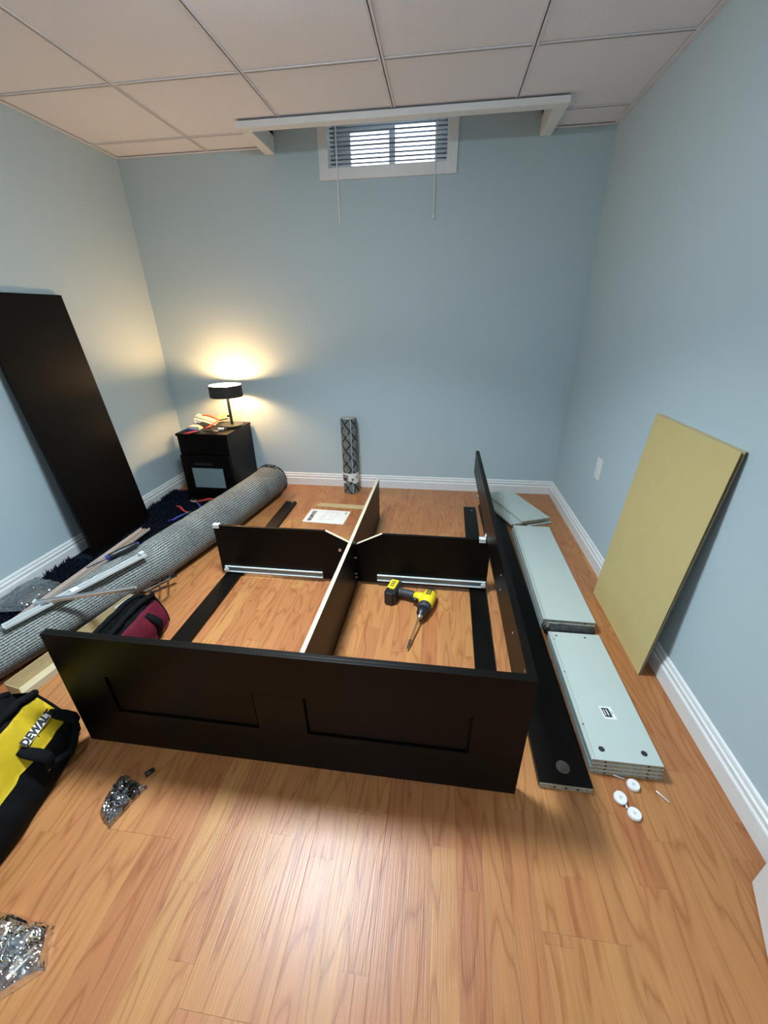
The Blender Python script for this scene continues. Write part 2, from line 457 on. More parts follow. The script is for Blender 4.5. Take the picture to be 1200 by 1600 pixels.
for i in range(len(gx)-1):
    for j in range(len(gy)-1):
        x0, x1, y1, y0 = gx[i]+.003, gx[i+1]-.003, gy[j]-.003, gy[j+1]+.003
        if y1 <= CY0 or x1 <= CX0 or x0 >= CX1: tile([(x0, y0), (x1, y0), (x1, y1), (x0, y1)]); continue
        if y0 < CY0:
            if x0 < CX0: tile([(x0, y0), (x1, y0), (x1, CY0), (CX0, CY0), (CX0, y1), (x0, y1)])
            elif x1 > CX1: tile([(x0, y0), (x1, y0), (x1, y1), (CX1, y1), (CX1, CY0), (x0, CY0)])
            else: tile([(x0, y0), (x1, y0), (x1, CY0), (x0, CY0)])
        else:
            if x0 < CX0: tile([(x0, y0), (CX0, y0), (CX0, y1), (x0, y1)])
            elif x1 > CX1: tile([(CX1, y0), (x1, y0), (x1, y1), (CX1, y1)])
def tee(x0, x1, y0, y1):
    bm = BM()
    box(bm, x0, x1, y0, y1, ZC+.003, ZC+.006)
    if x1-x0 < y1-y0: box(bm, (x0+x1)/2-.002, (x0+x1)/2+.002, y0, y1, ZC+.003, ZC+.045)
    else: box(bm, x0, x1, (y0+y1)/2-.002, (y0+y1)/2+.002, ZC+.003, ZC+.045)
    obj('grid_tee', bm, M_TEE, ceiling)
for i in range(1, 5):
    inside = CX0 < gx[i] < CX1
    tee(gx[i]-.012, gx[i]+.012, YF+.002, (CY0-.005 if inside else D-.002))
for j in range(1, len(gy)-1):
    for i in range(len(gx)-1):
        a, b = gx[i]+(.013 if i else .001), gx[i+1]-(.013 if i < 4 else .001)
        if gy[j] > CY0:
            if b <= CX0 or a >= CX1: pass
            elif a < CX0: b = CX0-.004
            elif b > CX1: a = CX1+.004
            else: continue
        tee(a, b, gy[j]-.012, gy[j]+.012)
def angle(name, x0, x1, y0, y1):
    bm = BM(); box(bm, x0, x1, y0, y1, ZC-.0005, ZC+.003); obj(name, bm, M_TEE, ceiling)
angle('wall_angle', XL+.001, XL+.022, YF+.01, D-.002); angle('wall_angle', XR-.022, XR-.001, YF+.01, D-.002)
angle('wall_angle', XL+.023, RX0-.065, D-.022, D-.002); angle('wall_angle', RX1+.065, XR-.023, D-.022, D-.002)
# boxed opening: shaft walls + casing around it
bm = BM(); H2 = ZC+.25
box(bm, RX0-.012, RX0, RY0, D-.001, ZC-.02, H2); box(bm, RX1, RX1+.012, RY0, D-.001, ZC-.02, H2)
box(bm, RX0-.012, RX1+.012, RY0-.012, RY0, ZC-.02, H2); box(bm, RX0-.012, RX1+.012, RY0-.012, D-.001, H2, H2+.012)
struct('trim_1', bm, M_TRIM)
bm = BM(); zb = ZC-.030
box(bm, RX0-.062, RX1+.062, RY0-.062, RY0-.002, zb, ZC-.001, bev=.002)
box(bm, RX0-.062, RX0-.002, RY0-.0015, D-.002, zb, ZC-.001, bev=.002)
box(bm, RX1+.002, RX1+.062, RY0-.0015, D-.002, zb, ZC-.001, bev=.002)
struct('trim_2', bm, M_TRIM)

# ceiling lamp: shallow flush dome just beyond the upper edge of the frame; the second dome is added fill
M_FILLDOME = mat('added_fill_glow', (1, 1, 1), .5, emit=(.81, .95, 1.05), estr=CEIL_LAMP*.22)
for CLX, CLY, lab, md, pw_ in ((-.62, 1.27, 'flush white glass dome lamp on the tiled ceiling over the bed frame', M_DOME, 1.0),
                               (-.40, -.62, 'added unseen fill lamp, dimmer white dome on the tiled ceiling near the front wall', M_FILLDOME, .33)):  # unseen dome added to lift the shadow before the foot panel
    cl = thing('ceiling_light', lab, 'ceiling light', (CLX, CLY, ZC))
    bm = BM(); lathe(bm, [(0, -.001), (.205, -.001), (.21, -.018), (.196, -.022), (0, -.022)], 40, (CLX, CLY, ZC)); obj('ceiling_plate', bm, M_TEE, cl, smooth='auto')
    bm = BM(); lathe(bm, [(.001, -.0225), (.17, -.0225), (.192, -.026)] + [(.194*math.cos(a)**.5, -.029-.055*math.sin(a)) for a in [k*PI/2/8 for k in range(0, 8)]] + [(.001, -.084)], 40, (CLX, CLY, ZC)); obj('glass_dome', bm, md, cl, smooth=True)
    ld = bpy.data.lights.new('lamp_glow', 'AREA'); ld.shape = 'DISK'; ld.size = .38; ld.energy = CEIL_DOWN*pw_; ld.color = (.81, .95, 1.05); ld.spread = math.radians(118)
    lo_ = bpy.data.objects.new('lamp_glow', ld); COL.objects.link(lo_); lo_.parent = cl; lo_.location = (0, 0, -.088)

# ------------------------------------------------------------------ window with two sliding panes
win = bpy.data.objects.new('window_1', None); COL.objects.link(win); win.location = (-.387, D, OZ0); win['kind'] = 'structure'
bm = BM(); cw = .056                                   # casing on the wall
box(bm, OX0-cw, OX0+.004, D-.016, D-.0005, OZ0-cw, OZ1+cw, bev=.003); box(bm, OX1-.004, OX1+cw, D-.016, D-.0005, OZ0-cw, OZ1+cw, bev=.003)
box(bm, OX0, OX1, D-.0155, D-.0005, OZ0-cw, OZ0+.004, bev=.003); box(bm, OX0, OX1, D-.0155, D-.0005, OZ1-.004, OZ1+cw, bev=.003)
obj('casing', bm, M_TRIM, win)
bm = BM()
box(bm, OX0+.0002, OX0+.004, D+.0005, D+.158, OZ0, OZ1); box(bm, OX1-.004, OX1-.0002, D+.0005, D+.158, OZ0, OZ1)
box(bm, OX0+.0045, OX1-.0045, D+.0005, D+.158, OZ0+.0002, OZ0+.004); box(bm, OX0+.0045, OX1-.0045, D+.0005, D+.158, OZ1-.004, OZ1-.0002)
obj('jamb_lining', bm, M_TRIM, win)
bm = BM(); yy = D+.200                                 # vinyl frame near the outer face
f0, f1, f2, f3 = -.641, -.393, -.356, -.106; zb0 = 2.160
box(bm, OX0, f0, D+.160, yy, OZ0, OZ1); box(bm, f3, OX1, D+.160, yy, OZ0, OZ1)
box(bm, f0, f3, D+.160, yy, OZ0, zb0); box(bm, f0, f3, D+.160, yy, OZ1-.03, OZ1); box(bm, f1, f2, D+.155, yy, zb0, OZ1-.03)
box(bm, f0, f1, D+.165, yy, OZ1-.055, OZ1-.03)
obj('window_frame', bm, M_TRIM, win)
for a, b in ((f0, f1), (f2, f3)):
    bm = BM(); box(bm, a, b, yy-.012, yy-.008, zb0, OZ1-.03); obj('pane', bm, M_GLASS, win)

bl = thing('window_blind', 'pale horizontal slat blind in the small basement window', 'blind', (-.387, D+.03, OZ1))
bx0, bx1 = OX0+.006, OX1-.006
bm = BM(); box(bm, bx0, bx1, D+.015, D+.045, OZ1-.036, OZ1-.006, bev=.002); obj('head_rail', bm, M_BLIND, bl)
bm = BM(); box(bm, bx0+.002, bx1-.002, D+.018, D+.042, OZ0+.0045, OZ0+.0135, bev=.003); obj('bottom_rail', bm, M_BLIND, bl)
bm = BM()
for k in range(6):
    for u in range(2): pass
prof = [(-.0125, 0), (-.006, .0016), (0, .0021), (.006, .0016), (.0125, 0)]
va = [bm.verts.new((bx0+.003-(-.387), y, z)) for y, z in prof]; vb = [bm.verts.new((bx1-.003-(-.387), y, z)) for y, z in prof]
for i in range(4): bm.faces.new((va[i], va[i+1], vb[i+1], vb[i]))
r = bmesh.ops.solidify(bm, geom=bm.faces[:], thickness=.0006)
s0 = obj('slat', bm, M_SLAT, bl, local=True, smooth=True)
zs = OZ0+.030; first = True
while zs < OZ1-.045:
    o = s0 if first else s0.copy()
    if not first: COL.objects.link(o); o.parent = bl
    o.location = (0, 0, zs-OZ1); o.rotation_euler = (math.radians(-4), 0, 0)
    first = False; zs += .0213
for xx in (-.645, -.13):
    bm = BM()
    for yy2 in (D+.0165, D+.0435): cyl(bm, (xx, yy2, OZ0+.01), (xx, yy2, OZ1-.03), .0007, seg=6)
    obj('ladder_cord', bm, M_BLIND, bl)
bm = BM(); cyl(bm, (-.694, D-.019, 2.37), (-.692, D-.021, 1.822), .0042, seg=8); cyl(bm, (-.694, D+.018, 2.371), (-.694, D-.021, 2.371), .003, seg=8)
obj('tilt_wand', bm, M_WHITEPL, bl, smooth='auto')
bm = BM(); tube(bm, [(-.09, D+.016, 2.36), (-.092, D-.018, 2.30), (-.094, D-.02, 2.05), (-.096, D-.02, 1.85)], .0028, 8)
pc = obj('pull_cord', bm, M_WHITEPL, bl, smooth=True)
bm = BM(); lathe(bm, [(0, .016), (.003, .016), (.0065, .004), (.0075, -.006), (.004, -.012), (0, -.012)], 14, (-.096, D-.02, 1.84)); obj('tassel', bm, M_WHITEPL, pc, smooth='auto')

# wall plate
ol = thing('wall_outlet', 'white plastic outlet plate low on the right wall', 'outlet', (XR, 2.283, .495))
bm = BM(); box(bm, XR-.006, XR-.0003, 2.247, 2.319, .437, .553, bev=.002); obj('cover_plate', bm, M_WHITEPL, ol)
bm = BM(); box(bm, XR-.009, XR-.005, 2.266, 2.300, .462, .528, bev=.001); obj('receptacle', bm, M_TRIM, ol)

# white door leaf standing open at the right, just entering the frame
dr = bpy.data.objects.new('door_1', None); COL.objects.link(dr); dr.location = (.82, .613, 0); dr['kind'] = 'structure'
dr.rotation_euler = (0, 0, math.atan2(-.151, -.059))
def dpart(name, m, *b, bev=.002):
    bm = BM(); box(bm, *b, bev=bev); return obj(name, bm, m, dr, local=True)
lf = dpart('leaf', M_TRIM, 0, .72, 0, .035, .006, 2.02)
for z0, z1 in ((.2, .9), (1.05, 1.88)):
    for x0, x1 in ((.10, .33), (.39, .62)): dpart('raised_panel', M_TRIM, x0, x1, -.004, .001, z0, z1, bev=.0015)
bm = BM(); cyl(bm, (.66, -.05, 1.0), (.66, .001, 1.0), .012); bmesh.ops.create_uvsphere(bm, u_segments=16, v_segments=10, radius=.027, matrix=Matrix.Translation((.66, -.055, 1.0)))
obj('door_knob', bm, M_STEEL, dr, local=True, smooth=True)

# ------------------------------------------------------------------ bed frame under assembly
bed = thing('bed_frame', 'half-assembled black-brown bed frame standing on the laminate floor', 'bed', (-.424, .763, 0))
FX0, FX1, FY0, FY1, FH = -1.120, .273, .752, .776, .463
bm = BM(); ry = FY0+.008                               # front skin pierced by two recessed fields
rects = [(-.966, -.496), (-.345, .126)]; rz0, rz1 = .160, .312
box(bm, FX0, FX1, ry+.003, FY1, 0, FH, bev=.0012)
def skin(*b): box(bm, *b, bev=.0008)
skin(FX0, FX1, FY0, ry+.0028, 0, rz0); skin(FX0, FX1, FY0, ry+.0028, rz1, FH)
xs = [FX0, rects[0][0], rects[0][1], rects[1][0], rects[1][1], FX1]
for a, b in ((0, 1), (2, 3), (4, 5)): skin(xs[a], xs[b], FY0, ry+.0028, rz0, rz1)
foot = obj('foot_panel', bm, M_BLK, bed)
for a, b in rects:
    bm = BM(); box(bm, a+.006, b-.006, FY0+.006, ry+.0029, rz0+.006, rz1-.006, bev=.0012); obj('recessed_field', bm, M_BLK, foot)
# side rail (right) held between foot panel and cross panel
bm = BM(); prism(bm, [(.250, FY1+.0003), (.273, FY1+.0003), (.276, 2.672), (.254, 2.672)], .312, FH); rail = obj('side_rail', bm, M_BLK, bed)
for yy, zz in ((.80, .445), (.80, .40), (.86, .37), (.98, .41), (1.25, .37), (1.27, .42), (2.64, .43)):
    bm = BM(); cyl(bm, (.2497, yy, zz), (.2517, yy, zz), .004, seg=10); obj('screw_hole', bm, M_ZINC, rail)
# long divider
def quad_prism(name, poly, z0, z1, m, par, edge=None):
    bm = BM(); prism(bm, poly, z0, z1)
    o = obj(name, bm, m, par)
    return o
cpoly = [(-.416, FY1+.0004), (-.400, FY1+.0004), (-.383, 2.505), (-.399, 2.505)]
cp = quad_prism('centre_divider', cpoly, 0, .2982, M_BLK, bed)
bm = BM(); prism(bm, cpoly, .2984, .300); obj('raw_top_edge', bm, M_CHIP, cp, label='unfinished pale chipboard top edge')
# cross panels with chamfered corner, on the floor boards
def cross(xo, xi, lab, yf=1.728, yb=1.744):
    s = 1 if xi > xo else -1
    M = Matrix(((1, 0, 0, 0), (0, 0, 1, 0), (0, 1, 0, 0), (0, 0, 0, 1)))
    poly = [(xo, .0185), (xi, .0185), (xi, .240), (xi-s*.135, .308), (xo, .308)]
    bm = BM(); prism(bm, poly, yf, yb, M)
    o = obj('cross_panel', bm, M_BLK, bed)
    a, b = Vector((xi, 0, .2412)), Vector((xi-s*.135, 0, .3092)); d = b-a; nn = Vector((s*.45, 0, .89))
    bm = BM(); w = .0012
    pl = [(a.x, a.z), (b.x, b.z), (b.x+nn.x*w, b.z+nn.z*w), (a.x+nn.x*w, a.z+nn.z*w)]
    prism(bm, pl, yf, yb, M); obj('raw_chamfer_edge', bm, M_CHIP, o, label='unfinished pale chipboard bevel')
    return o
cl_ = cross(-1.150, -.4108, 'left'); cr_ = cross(.2748, -.3895, 'right')
def slide(par, x0, x1, z0, roller):
    bm = BM(); y = 1.7275
    box(bm, x0, x1, y-.010, y, z0, z0+.0045, bev=.001); box(bm, x0, x1, y-.010, y, z0+.031, z0+.0355, bev=.001); box(bm, x0, x1, y-.0012, y, z0+.004, z0+.032)
    o = obj('drawer_slide', bm, M_WHITEMETAL, par)
    bm = BM(); box(bm, x0+.001, x1-.001, y-.004, y-.0014, z0+.006, z0+.030); obj('inner_runner', bm, mat('recess_shade_steel', (.20, .25, .27), .4, metal=.3, var=.05), o)  # recess between the lips coloured dark, standing in for its shade
    bm = BM(); xr_ = x1-.012 if roller > 0 else x0+.012
    cyl(bm, (xr_, y-.020, z0+.020), (xr_, y-.0135, z0+.020), .013, seg=18); cyl(bm, (xr_, y-.0225, z0+.020), (xr_, y-.020, z0+.020), .005, seg=12)
    obj('roller', bm, M_WHITEMETAL, o)
slide(cl_, -1.127, -.577, .027, -1); slide(cr_, -.283, .270, .034, 1)
def bracket(par, x0, x1):
    bm = BM(); box(bm, x0, x1, 1.7235, 1.728, .293, .312, bev=.001); box(bm, x0, x1, 1.7225, 1.750, .3085, .3135, bev=.001)
    obj('corner_bracket', bm, M_WHITEMETAL, par)
bracket(cl_, -1.152, -1.118); bracket(cr_, .218, .249)
bm = BM(); box(bm, .246, .2497, 1.722, 1.748, .314, .334, bev=.001); cyl(bm, (.242, 1.735, .325), (.2465, 1.735, .325), .004, seg=10); obj('corner_bracket', bm, M_WHITEMETAL, rail)
for x_, z_ in ((-.474, .205),):
    bm = BM(); cyl(bm, (x_, 1.722, z_), (x_, 1.7282, z_), .008, seg=14); obj('cam_screw', bm, M_ZINC, cl_)
bm = BM()
bm.free()
for z_ in (.062, .085, .18):
    bm = BM(); cyl(bm, (-.3915, 1.70, z_), (-.384, 1.70, z_), .004, seg=10); obj('cam_screw', bm, M_ZINC, cp)
# flat boards that join foot and head
for poly in ([(-1.118, FY1+.001), (-1.030, FY1+.001), (-1.054, 2.69), (-1.136, 2.69)], [(.182, FY1+.001), (.262, FY1+.001), (.292, 2.732), (.208, 2.732)]):
    b_ = quad_prism('floor_board', poly, .0004, .018, M_BLK, bed)
    bm = BM(); cx_ = (poly[2][0]+poly[3][0])/2+.012; cyl(bm, (cx_, 2.672, .0179), (cx_, 2.672, .0186), .006, seg=12); obj('bolt_hole', bm, M_ZINC, b_)

# loose second side panel lying flat right of the bed
sp = thing('side_panel', 'loose long black-brown board lying flat beside the bed frame', 'board', (.43, 1.78, 0))
bm = BM(); prism(bm, [(.347, .783), (.500, .783), (.470, 2.772), (.317, 2.772)], .0004, .022); pb = obj('panel', bm, M_BLK, sp)
bm = BM(); box(bm, .3475, .4995, .7815, .7829, .001, .0215); eb = obj('raw_end', bm, M_CHIPD, sp, label='bare chipboard end with dowel holes')
for x_ in (.391, .424, .457):
    bm = BM(); cyl(bm, (x_, .7808, .011), (x_, .7818, .011), .004, seg=10); obj('dowel_hole', bm, M_HOLE, eb)
bm = BM(); lathe(bm, [(0, .001), (.015, .001), (.016, .0018), (.020, .0018), (.0205, .0)], 24, (.427, .838, .022)); obj('cam_cover', bm, mat('brown_grey_cap', (.12, .105, .085), .6, var=.2), pb, smooth='auto')

# ------------------------------------------------------------------ stacks of grey drawer boards
def make_board(w, l, t, label, group, loc, rot, holes):
    th = thing('drawer_board', label, 'board', loc, (0, 0, rot), group)
    bm = BM(); box(bm, -w/2, w/2, -l/2, l/2, .0003, t-.0003, bev=.0006); core = obj('panel', bm, M_GREY, th, local=True)
    bm = BM(); box(bm, -w/2+.001, w/2-.001, -l/2-.0004, -l/2+.0004, .002, t-.0022)
    e = obj('raw_end', bm, M_CHIPD, th, local=True, label='speckled bare chipboard end')
    bm = BM(); box(bm, -w/2-.0004, -w/2+.0004, -l/2+.001, l/2-.001, .004, .0065); obj('side_groove', bm, M_HOLE, th, local=True)
    bm = BM(); box(bm, -w/2+.011, -w/2+.0125, -l/2+.002, l/2-.002, t-.0004, t-.0001); obj('face_groove', bm, M_CHIPD, th, local=True)
    for x_ in (-w*.30, w*.30):
        bm = BM(); cyl(bm, (x_, -l/2-.0008, t/2), (x_, -l/2-.0003, t/2), .0035, seg=8); obj('dowel_hole', bm, M_HOLE, e, local=True)
    if holes:
        for x_, y_, r_ in holes:
            bm = BM(); lathe(bm, [(0, .0001), (r_*.6, .0001), (r_, .0004), (r_*1.08, 0)], 18, (x_, y_, t-.0003)); obj('cam_hole' if r_ > .005 else 'screw_hole', bm, M_HOLE, core, local=True)
    return th
T_ = .0152
Lb = ['lowest grey drawer board in the stack nearest the camera', 'second grey drawer board up in the nearest stack', 'third grey drawer board up in the nearest stack, below the stickered one', 'grey drawer board with black and white sticker, topmost of the nearest stack']
w1, l1, c1 = .206, .556, (.612, 1.124)
b0 = make_board(w1, l1, T_, Lb[0], 'grey boards in the nearest stack', (*c1, 0), math.radians(.6), None)
for k in (1, 2): dup(b0, (c1[0]-.0012*k, c1[1]+.0012*k, k*T_), (0, 0, math.radians(.4*k)), Lb[k])
top1 = make_board(w1, l1, T_, Lb[3], 'grey boards in the nearest stack', (c1[0]-.004, c1[1]+.004, 3*T_), math.radians(.4),
    [(-.062, -.242, .0085), (.062, -.242, .0085), (-.075, .255, .004), (.04, .255, .004), (-.092, .06, .003), (-.092, -.16, .003), (-.088, .235, .0025)])
zt = 4*T_
def sticker_part(name, m, poly, z, par):
    bm = BM(); prism(bm, poly, zt+z, zt+z+.0002); return obj(name, bm, m, par)
P00, PX, PY = Vector((.5955, .998)), Vector((.0395, 0)), Vector((-.006, .048))
def sq(u0, u1, v0, v1): return [tuple(P00+PX*u+PY*v) for u, v in ((u0, v0), (u1, v0), (u1, v1), (u0, v1))]
stk = sticker_part('sticker', M_PAPER, sq(0, 1, 0, 1), 0, top1)
sticker_part('printed_block', M_INK, sq(.12, .72, .14, .86), .0003, stk)
sticker_part('printed_bar', M_PAPER, sq(.21, .28, .26, .72), .0006, stk); sticker_part('printed_bar', M_PAPER, sq(.43, .52, .28, .76), .0006, stk)
bm = BM(); c0 = P00+PX*.79+PY*.5
ring = lathe(bm, [(.0035, 0), (.0035, .0003), (.0052, .0003), (.0052, 0)], 16, (c0.x, c0.y, zt+.0002)); obj('printed_loop', bm, M_INK, stk)

w2, l2, c2 = .222, .905, (.607, 1.932)
Lc = ['bottom grey board of the longer middle stack', 'second grey board up in the longer middle stack', 'third grey board up in the longer middle stack', 'long plain grey board topmost of the middle stack by the wall side']
b1 = make_board(w2, l2, T_, Lc[0], 'grey boards in the middle stack', (c2[0], c2[1], 0), math.radians(-.2), None)
for k in (1, 2, 3): dup(b1, (c2[0]+[0, .002, .003, .006][k], c2[1]+rng.uniform(-.004, .004), k*T_), (0, 0, math.radians([0, -.25, -.15, -.3][k])), Lc[k])
# third, skewed pile by the back corner
ang = math.atan2(.19, .935)                            # long axis leans left going away
Dp = Vector((.577, 2.466)); ux = Vector((.90, .43)).normalized(); uy = Vector((-.43, .90)).normalized()
ux = Vector((.925, .38)).normalized(); uy = Vector((-.38, .925)).normalized(); rz = math.atan2(ux.y, ux.x)
def cen(p, w, l): q = p + ux*w/2 + uy*l/2; return (q.x, q.y)
g3 = 'grey boards in the skewed pile'
t3 = make_board(.205, .50, T_, 'skewed grey board topmost of the pile by the back corner', g3, (*cen(Dp, .205, .50), .0378), rz, [(-.04, -.225, .003), (.07, -.225, .003)])
dup(t3, (*cen(Dp+Vector((-.072, -.022)), .205, .50), .0222), (0, 0, rz), 'skewed grey board sticking out left under the pile top by the back corner')
make_board(.18, .28, T_, 'short grey board at the bottom of the skewed pile by the back corner', g3, (*cen(Dp+Vector((.058, .02)), .145, .28), .0003), rz+.02, None)

# black plastic wrap rolled between the two stacks
pw = thing('plastic_wrap', 'crumpled black plastic wrap tucked between two grey board stacks', 'plastic bag', (.60, 1.44, .02))
bm = BM(); pts = [(.50+.022*k, 1.441+rng.uniform(-.003, .003), .046+rng.uniform(-.002, .002)) for k in range(10)]
tube(bm, pts, [.0215+rng.uniform(-.003, .002) for _ in pts], 12, 1.15); obj('rolled_film', bm, M_PLASTIC_DARK, pw, smooth=True)
bm = BM(); bmesh.ops.create_icosphere(bm, subdivisions=3, radius=.017, matrix=Matrix.Translation((.500, 1.437, .064)))
for v in bm.verts: v.co += Vector(rng.uniform(-.0022, .0022, 3))
obj('clear_end', bm, M_FILM, pw, smooth=True, label='clear crinkled end')

# ------------------------------------------------------------------ fibreboard sheets leaning on right wall
labs = ['tan fibreboard sheet leaning on the right wall, foremost of four', 'second tan fibreboard sheet behind the foremost leaning one', 'third leaning fibreboard sheet, showing only its near edge, darkened as gap shade', 'rearmost leaning fibreboard sheet, closest to the right wall']
M_MDFBACK = mat('gap_shade_fibreboard', (.085, .085, .08), .5, var=.05)  # backing painted dark to stand for the shaded gap between sheets
for k, (xb, xt) in enumerate(((.820, .881), (.8245, .893), (.8285, .8965), (.8325, .8998))):
    lean = math.atan2(xt-xb, .906); L = .908
    o = thing('drawer_bottom_sheet', labs[k], 'board', (xb, 1.526, .0012), (0, lean, 0), 'fibreboard sheets leaning on the wall')
    y0, y1 = -.262+.002*k, .268-.002*k
    bm = BM(); box(bm, 0, .0012, y0, y1, 0, L); obj('tan_face', bm, M_MDF, o, local=True)
    bm = BM(); box(bm, .0013, .0032, y0, y1, 0, L); obj('backing', bm, M_MDFBACK, o, local=True)
    bm = BM(); box(bm, .0001, .0031, y0, y1, L+.0001, L+.0012); obj('cut_edge', bm, M_MDFEDGE, o, local=True)

# ------------------------------------------------------------------ white glides and steel pins on the floor
def glide(loc, rot, label):
    t = thing('furniture_glide', label, 'furniture glide', loc, rot, 'round white glides on the floor')
    bm = BM(); lathe(bm, [(0, 0), (.0155, 0), (.0175, .002), (.0175, .009), (.016, .011), (.005, .011), (.004, .0095), (0, .0095)], 28); obj('cap', bm, M_WHITEPL, t, local=True, smooth='auto')
    bm = BM(); lathe(bm, [(0, .0098), (.003, .0098), (.0032, .0102), (0, .0102)], 12); obj('centre_mark', bm, M_INKG, t, local=True)
    return t
glide((.627, .819, .0003), (0, 0, 0), 'round white plastic glide nearest the grey board stack')
glide((.573, .776, .0046), (math.radians(14), math.radians(-6), .4), 'round white plastic glide tipped on its edge, leftmost of the three')
glide((.598, .737, .0003), (0, 0, 0), 'round white plastic glide nearest the camera of the three')
def pin(p0, p1, label, r=.003):
    o = tag(obj('steel_pin', tube(BM(), [p0, Vector(p0).lerp(Vector(p1), .1), Vector(p0).lerp(Vector(p1), .9), p1], [r*.7, r, r, r*.7], 10), M_ZINC, loc=p0, smooth='auto'), label, 'pin', 'loose steel pins on the floor')
pin((.688, .812, .0032), (.711, .783, .0032), 'thin steel pin lying alone right of the white glides')
pin((.579, .846, .0034), (.609, .836, .0034), 'steel pin lying right against the end of the grey board stack')
pin((.586, .770, .0036), (.584, .750, .0036), 'short steel pin between two white glides', .0033)

# ------------------------------------------------------------------ cordless drill lying on its side
fw = Vector((-.25, -.97, 0)).normalized(); hd = Vector((-.97, .25, 0)).normalized()
DM = frame_m((-.018, 1.572, .0385), fw, hd)            # local x forward, y towards battery, z down/up
dl = thing('cordless_drill', 'yellow and black cordless drill with long bit lying on the floor', 'drill', (-.018, 1.572, 0))
def dpt(name, bmx, m, par=dl, **k):
    bmx.transform(DM); return obj(name, bmx, m, par, **k)
bm = BM(); tube(bm, [(-.068, 0, 0), (-.062, 0, 0), (-.05, 0, 0), (-.02, 0, 0), (.022, 0, 0), (.030, 0, 0)], [.024, .030, .0335, .0345, .035, .031], 20); body = dpt('motor_housing', bm, M_YELPL, smooth='auto')
bm = BM(); tube(bm, [(-.082, 0, 0), (-.079, 0, 0), (-.066, 0, 0)], [.018, .025, .027], 20); dpt('rear_cap', bm, M_BLKPL, body, smooth='auto')
for k in range(4):
    for z0_, z1_ in ((.0325, .0362), (-.0362, -.0325)):
        bm = BM(); box(bm, -.055+.012*k, -.049+.012*k, -.012, .012, z0_, z1_, bev=.001); dpt('vent', bm, M_INK, body)
bm = BM(); tube(bm, [(.028, 0, 0), (.034, 0, 0), (.055, 0, 0), (.063, 0, 0)], [.029, .0325, .032, .028], 24); dpt('torque_collar', bm, M_RUBBER, smooth='auto')
bm = BM(); tube(bm, [(.062, 0, 0), (.066, 0, 0), (.092, 0, 0), (.104, 0, 0), (.110, 0, 0)], [.022, .025, .024, .018, .014], 24); ch = dpt('chuck', bm, M_BLKPL, smooth='auto')
bm = BM(); tube(bm, [(.108, 0, 0), (.120, 0, 0), (.127, 0, 0)], [.0135, .012, .007], 16); dpt('chuck_nose', bm, M_STEEL, ch, smooth='auto', label='bright steel nose')
bm = BM(); tube(bm, [(.124, 0, 0), (.225, -.002, .012), (.255, -.003, .016)], [.0042, .0042, .0042], 10); bit = dpt('drill_bit', bm, M_GOLD, smooth='auto')
bm = BM(); tube(bm, [(.255, -.003, .016), (.262, -.003, .017), (.302, -.004, .0225)], [.0058, .0058, .003], 10); dpt('bit_tip', bm, M_DKSTEEL, bit, smooth='auto')
bm = BM(); tube(bm, [(-.018, .02, 0), (-.020, .045, 0), (-.022, .07, 0)], [.030, .0255, .022], 18, flat=.95); dpt('housing_neck', bm, M_YELPL, body, smooth=True)
bm = BM(); tube(bm, [(-.0225, .060, 0), (-.024, .08, 0), (-.026, .11, 0), (-.026, .14, 0), (-.022, .158, 0)], [.0195, .0215, .0205, .021, .030], 18, flat=.95); grip = dpt('grip', bm, M_RUBBER, smooth=True)
bm = BM(); tube(bm, [(.002, .043, 0), (.008, .056, 0), (.004, .074, 0)], [.008, .011, .008], 12); dpt('trigger', bm, M_BLKPL, grip, smooth=True)
bm = BM(); box(bm, -.070, .040, .150, .172, -.032, .032, bev=.005); bat = dpt('battery', bm, M_BLKPL)
bm = BM(); box(bm, -.068, .006, .166, .2065, -.037, .037, bev=.005); dpt('battery_cover', bm, M_YELPL, bat)
bm = BM(); box(bm, .0065, .052, .160, .200, -.034, .034, bev=.008); dpt('battery_nose', bm, M_BLKPL, bat)
bm = BM(); box(bm, -.072, .045, .193, .205, -.0355, .0355, bev=.004); dpt('battery_base', bm, M_BLKPL, bat)
for k in range(3):
    bm = BM(); box(bm, -.05+.016*k, -.042+.016*k, .176, .196, -.0376, -.0369); dpt('printed_mark', bm, M_INK, bat)
    bm = BM(); box(bm, -.05+.016*k, -.042+.016*k, .176, .196, .0369, .0376); dpt('printed_mark', bm, M_INK, bat)

# ------------------------------------------------------------------ headboard panel leaning on left wall
A, B, Cc, Dd = (np.array(v) for v in ((-2.018, 2.304, .012), (-2.007, 1.791, .012), (-2.150, 2.290, 1.411), (-2.140, 1.777, 1.407)))
hb = thing('headboard_panel', 'tall black-brown panel leaning on the left wall behind the rug', 'board', tuple((A+B)/2))
n_ = np.cross(B-A, Cc-A); n_ = n_/np.linalg.norm(n_); n_ = n_ if n_[0] < 0 else -n_
A, B, Cc, Dd = A-n_*.018, B-n_*.018, Cc-n_*.0195, Dd-n_*.0195
bm = BM(); fr = [bm.verts.new(v) for v in (A, B, Dd, Cc)]; bk = [bm.verts.new(v+n_*.018) for v in (A, B, Dd, Cc)]
bm.faces.new(fr); bm.faces.new(bk[::-1])
for i in range(4): bm.faces.new((fr[i], fr[(i+1) % 4], bk[(i+1) % 4], bk[i]))
bmesh.ops.bevel(bm, geom=bm.edges[:], offset=.001, segments=1, affect='EDGES')
obj('panel', bm, M_BLK, hb)
bm = BM(); zt_ = (Cc+Dd)/2; ev = (Dd-Cc); ev = ev/np.linalg.norm(ev)
q = [Cc+ev*.01+n_*.003, Dd-ev*.01+n_*.003, Dd-ev*.01+n_*.015, Cc+ev*.01+n_*.015]
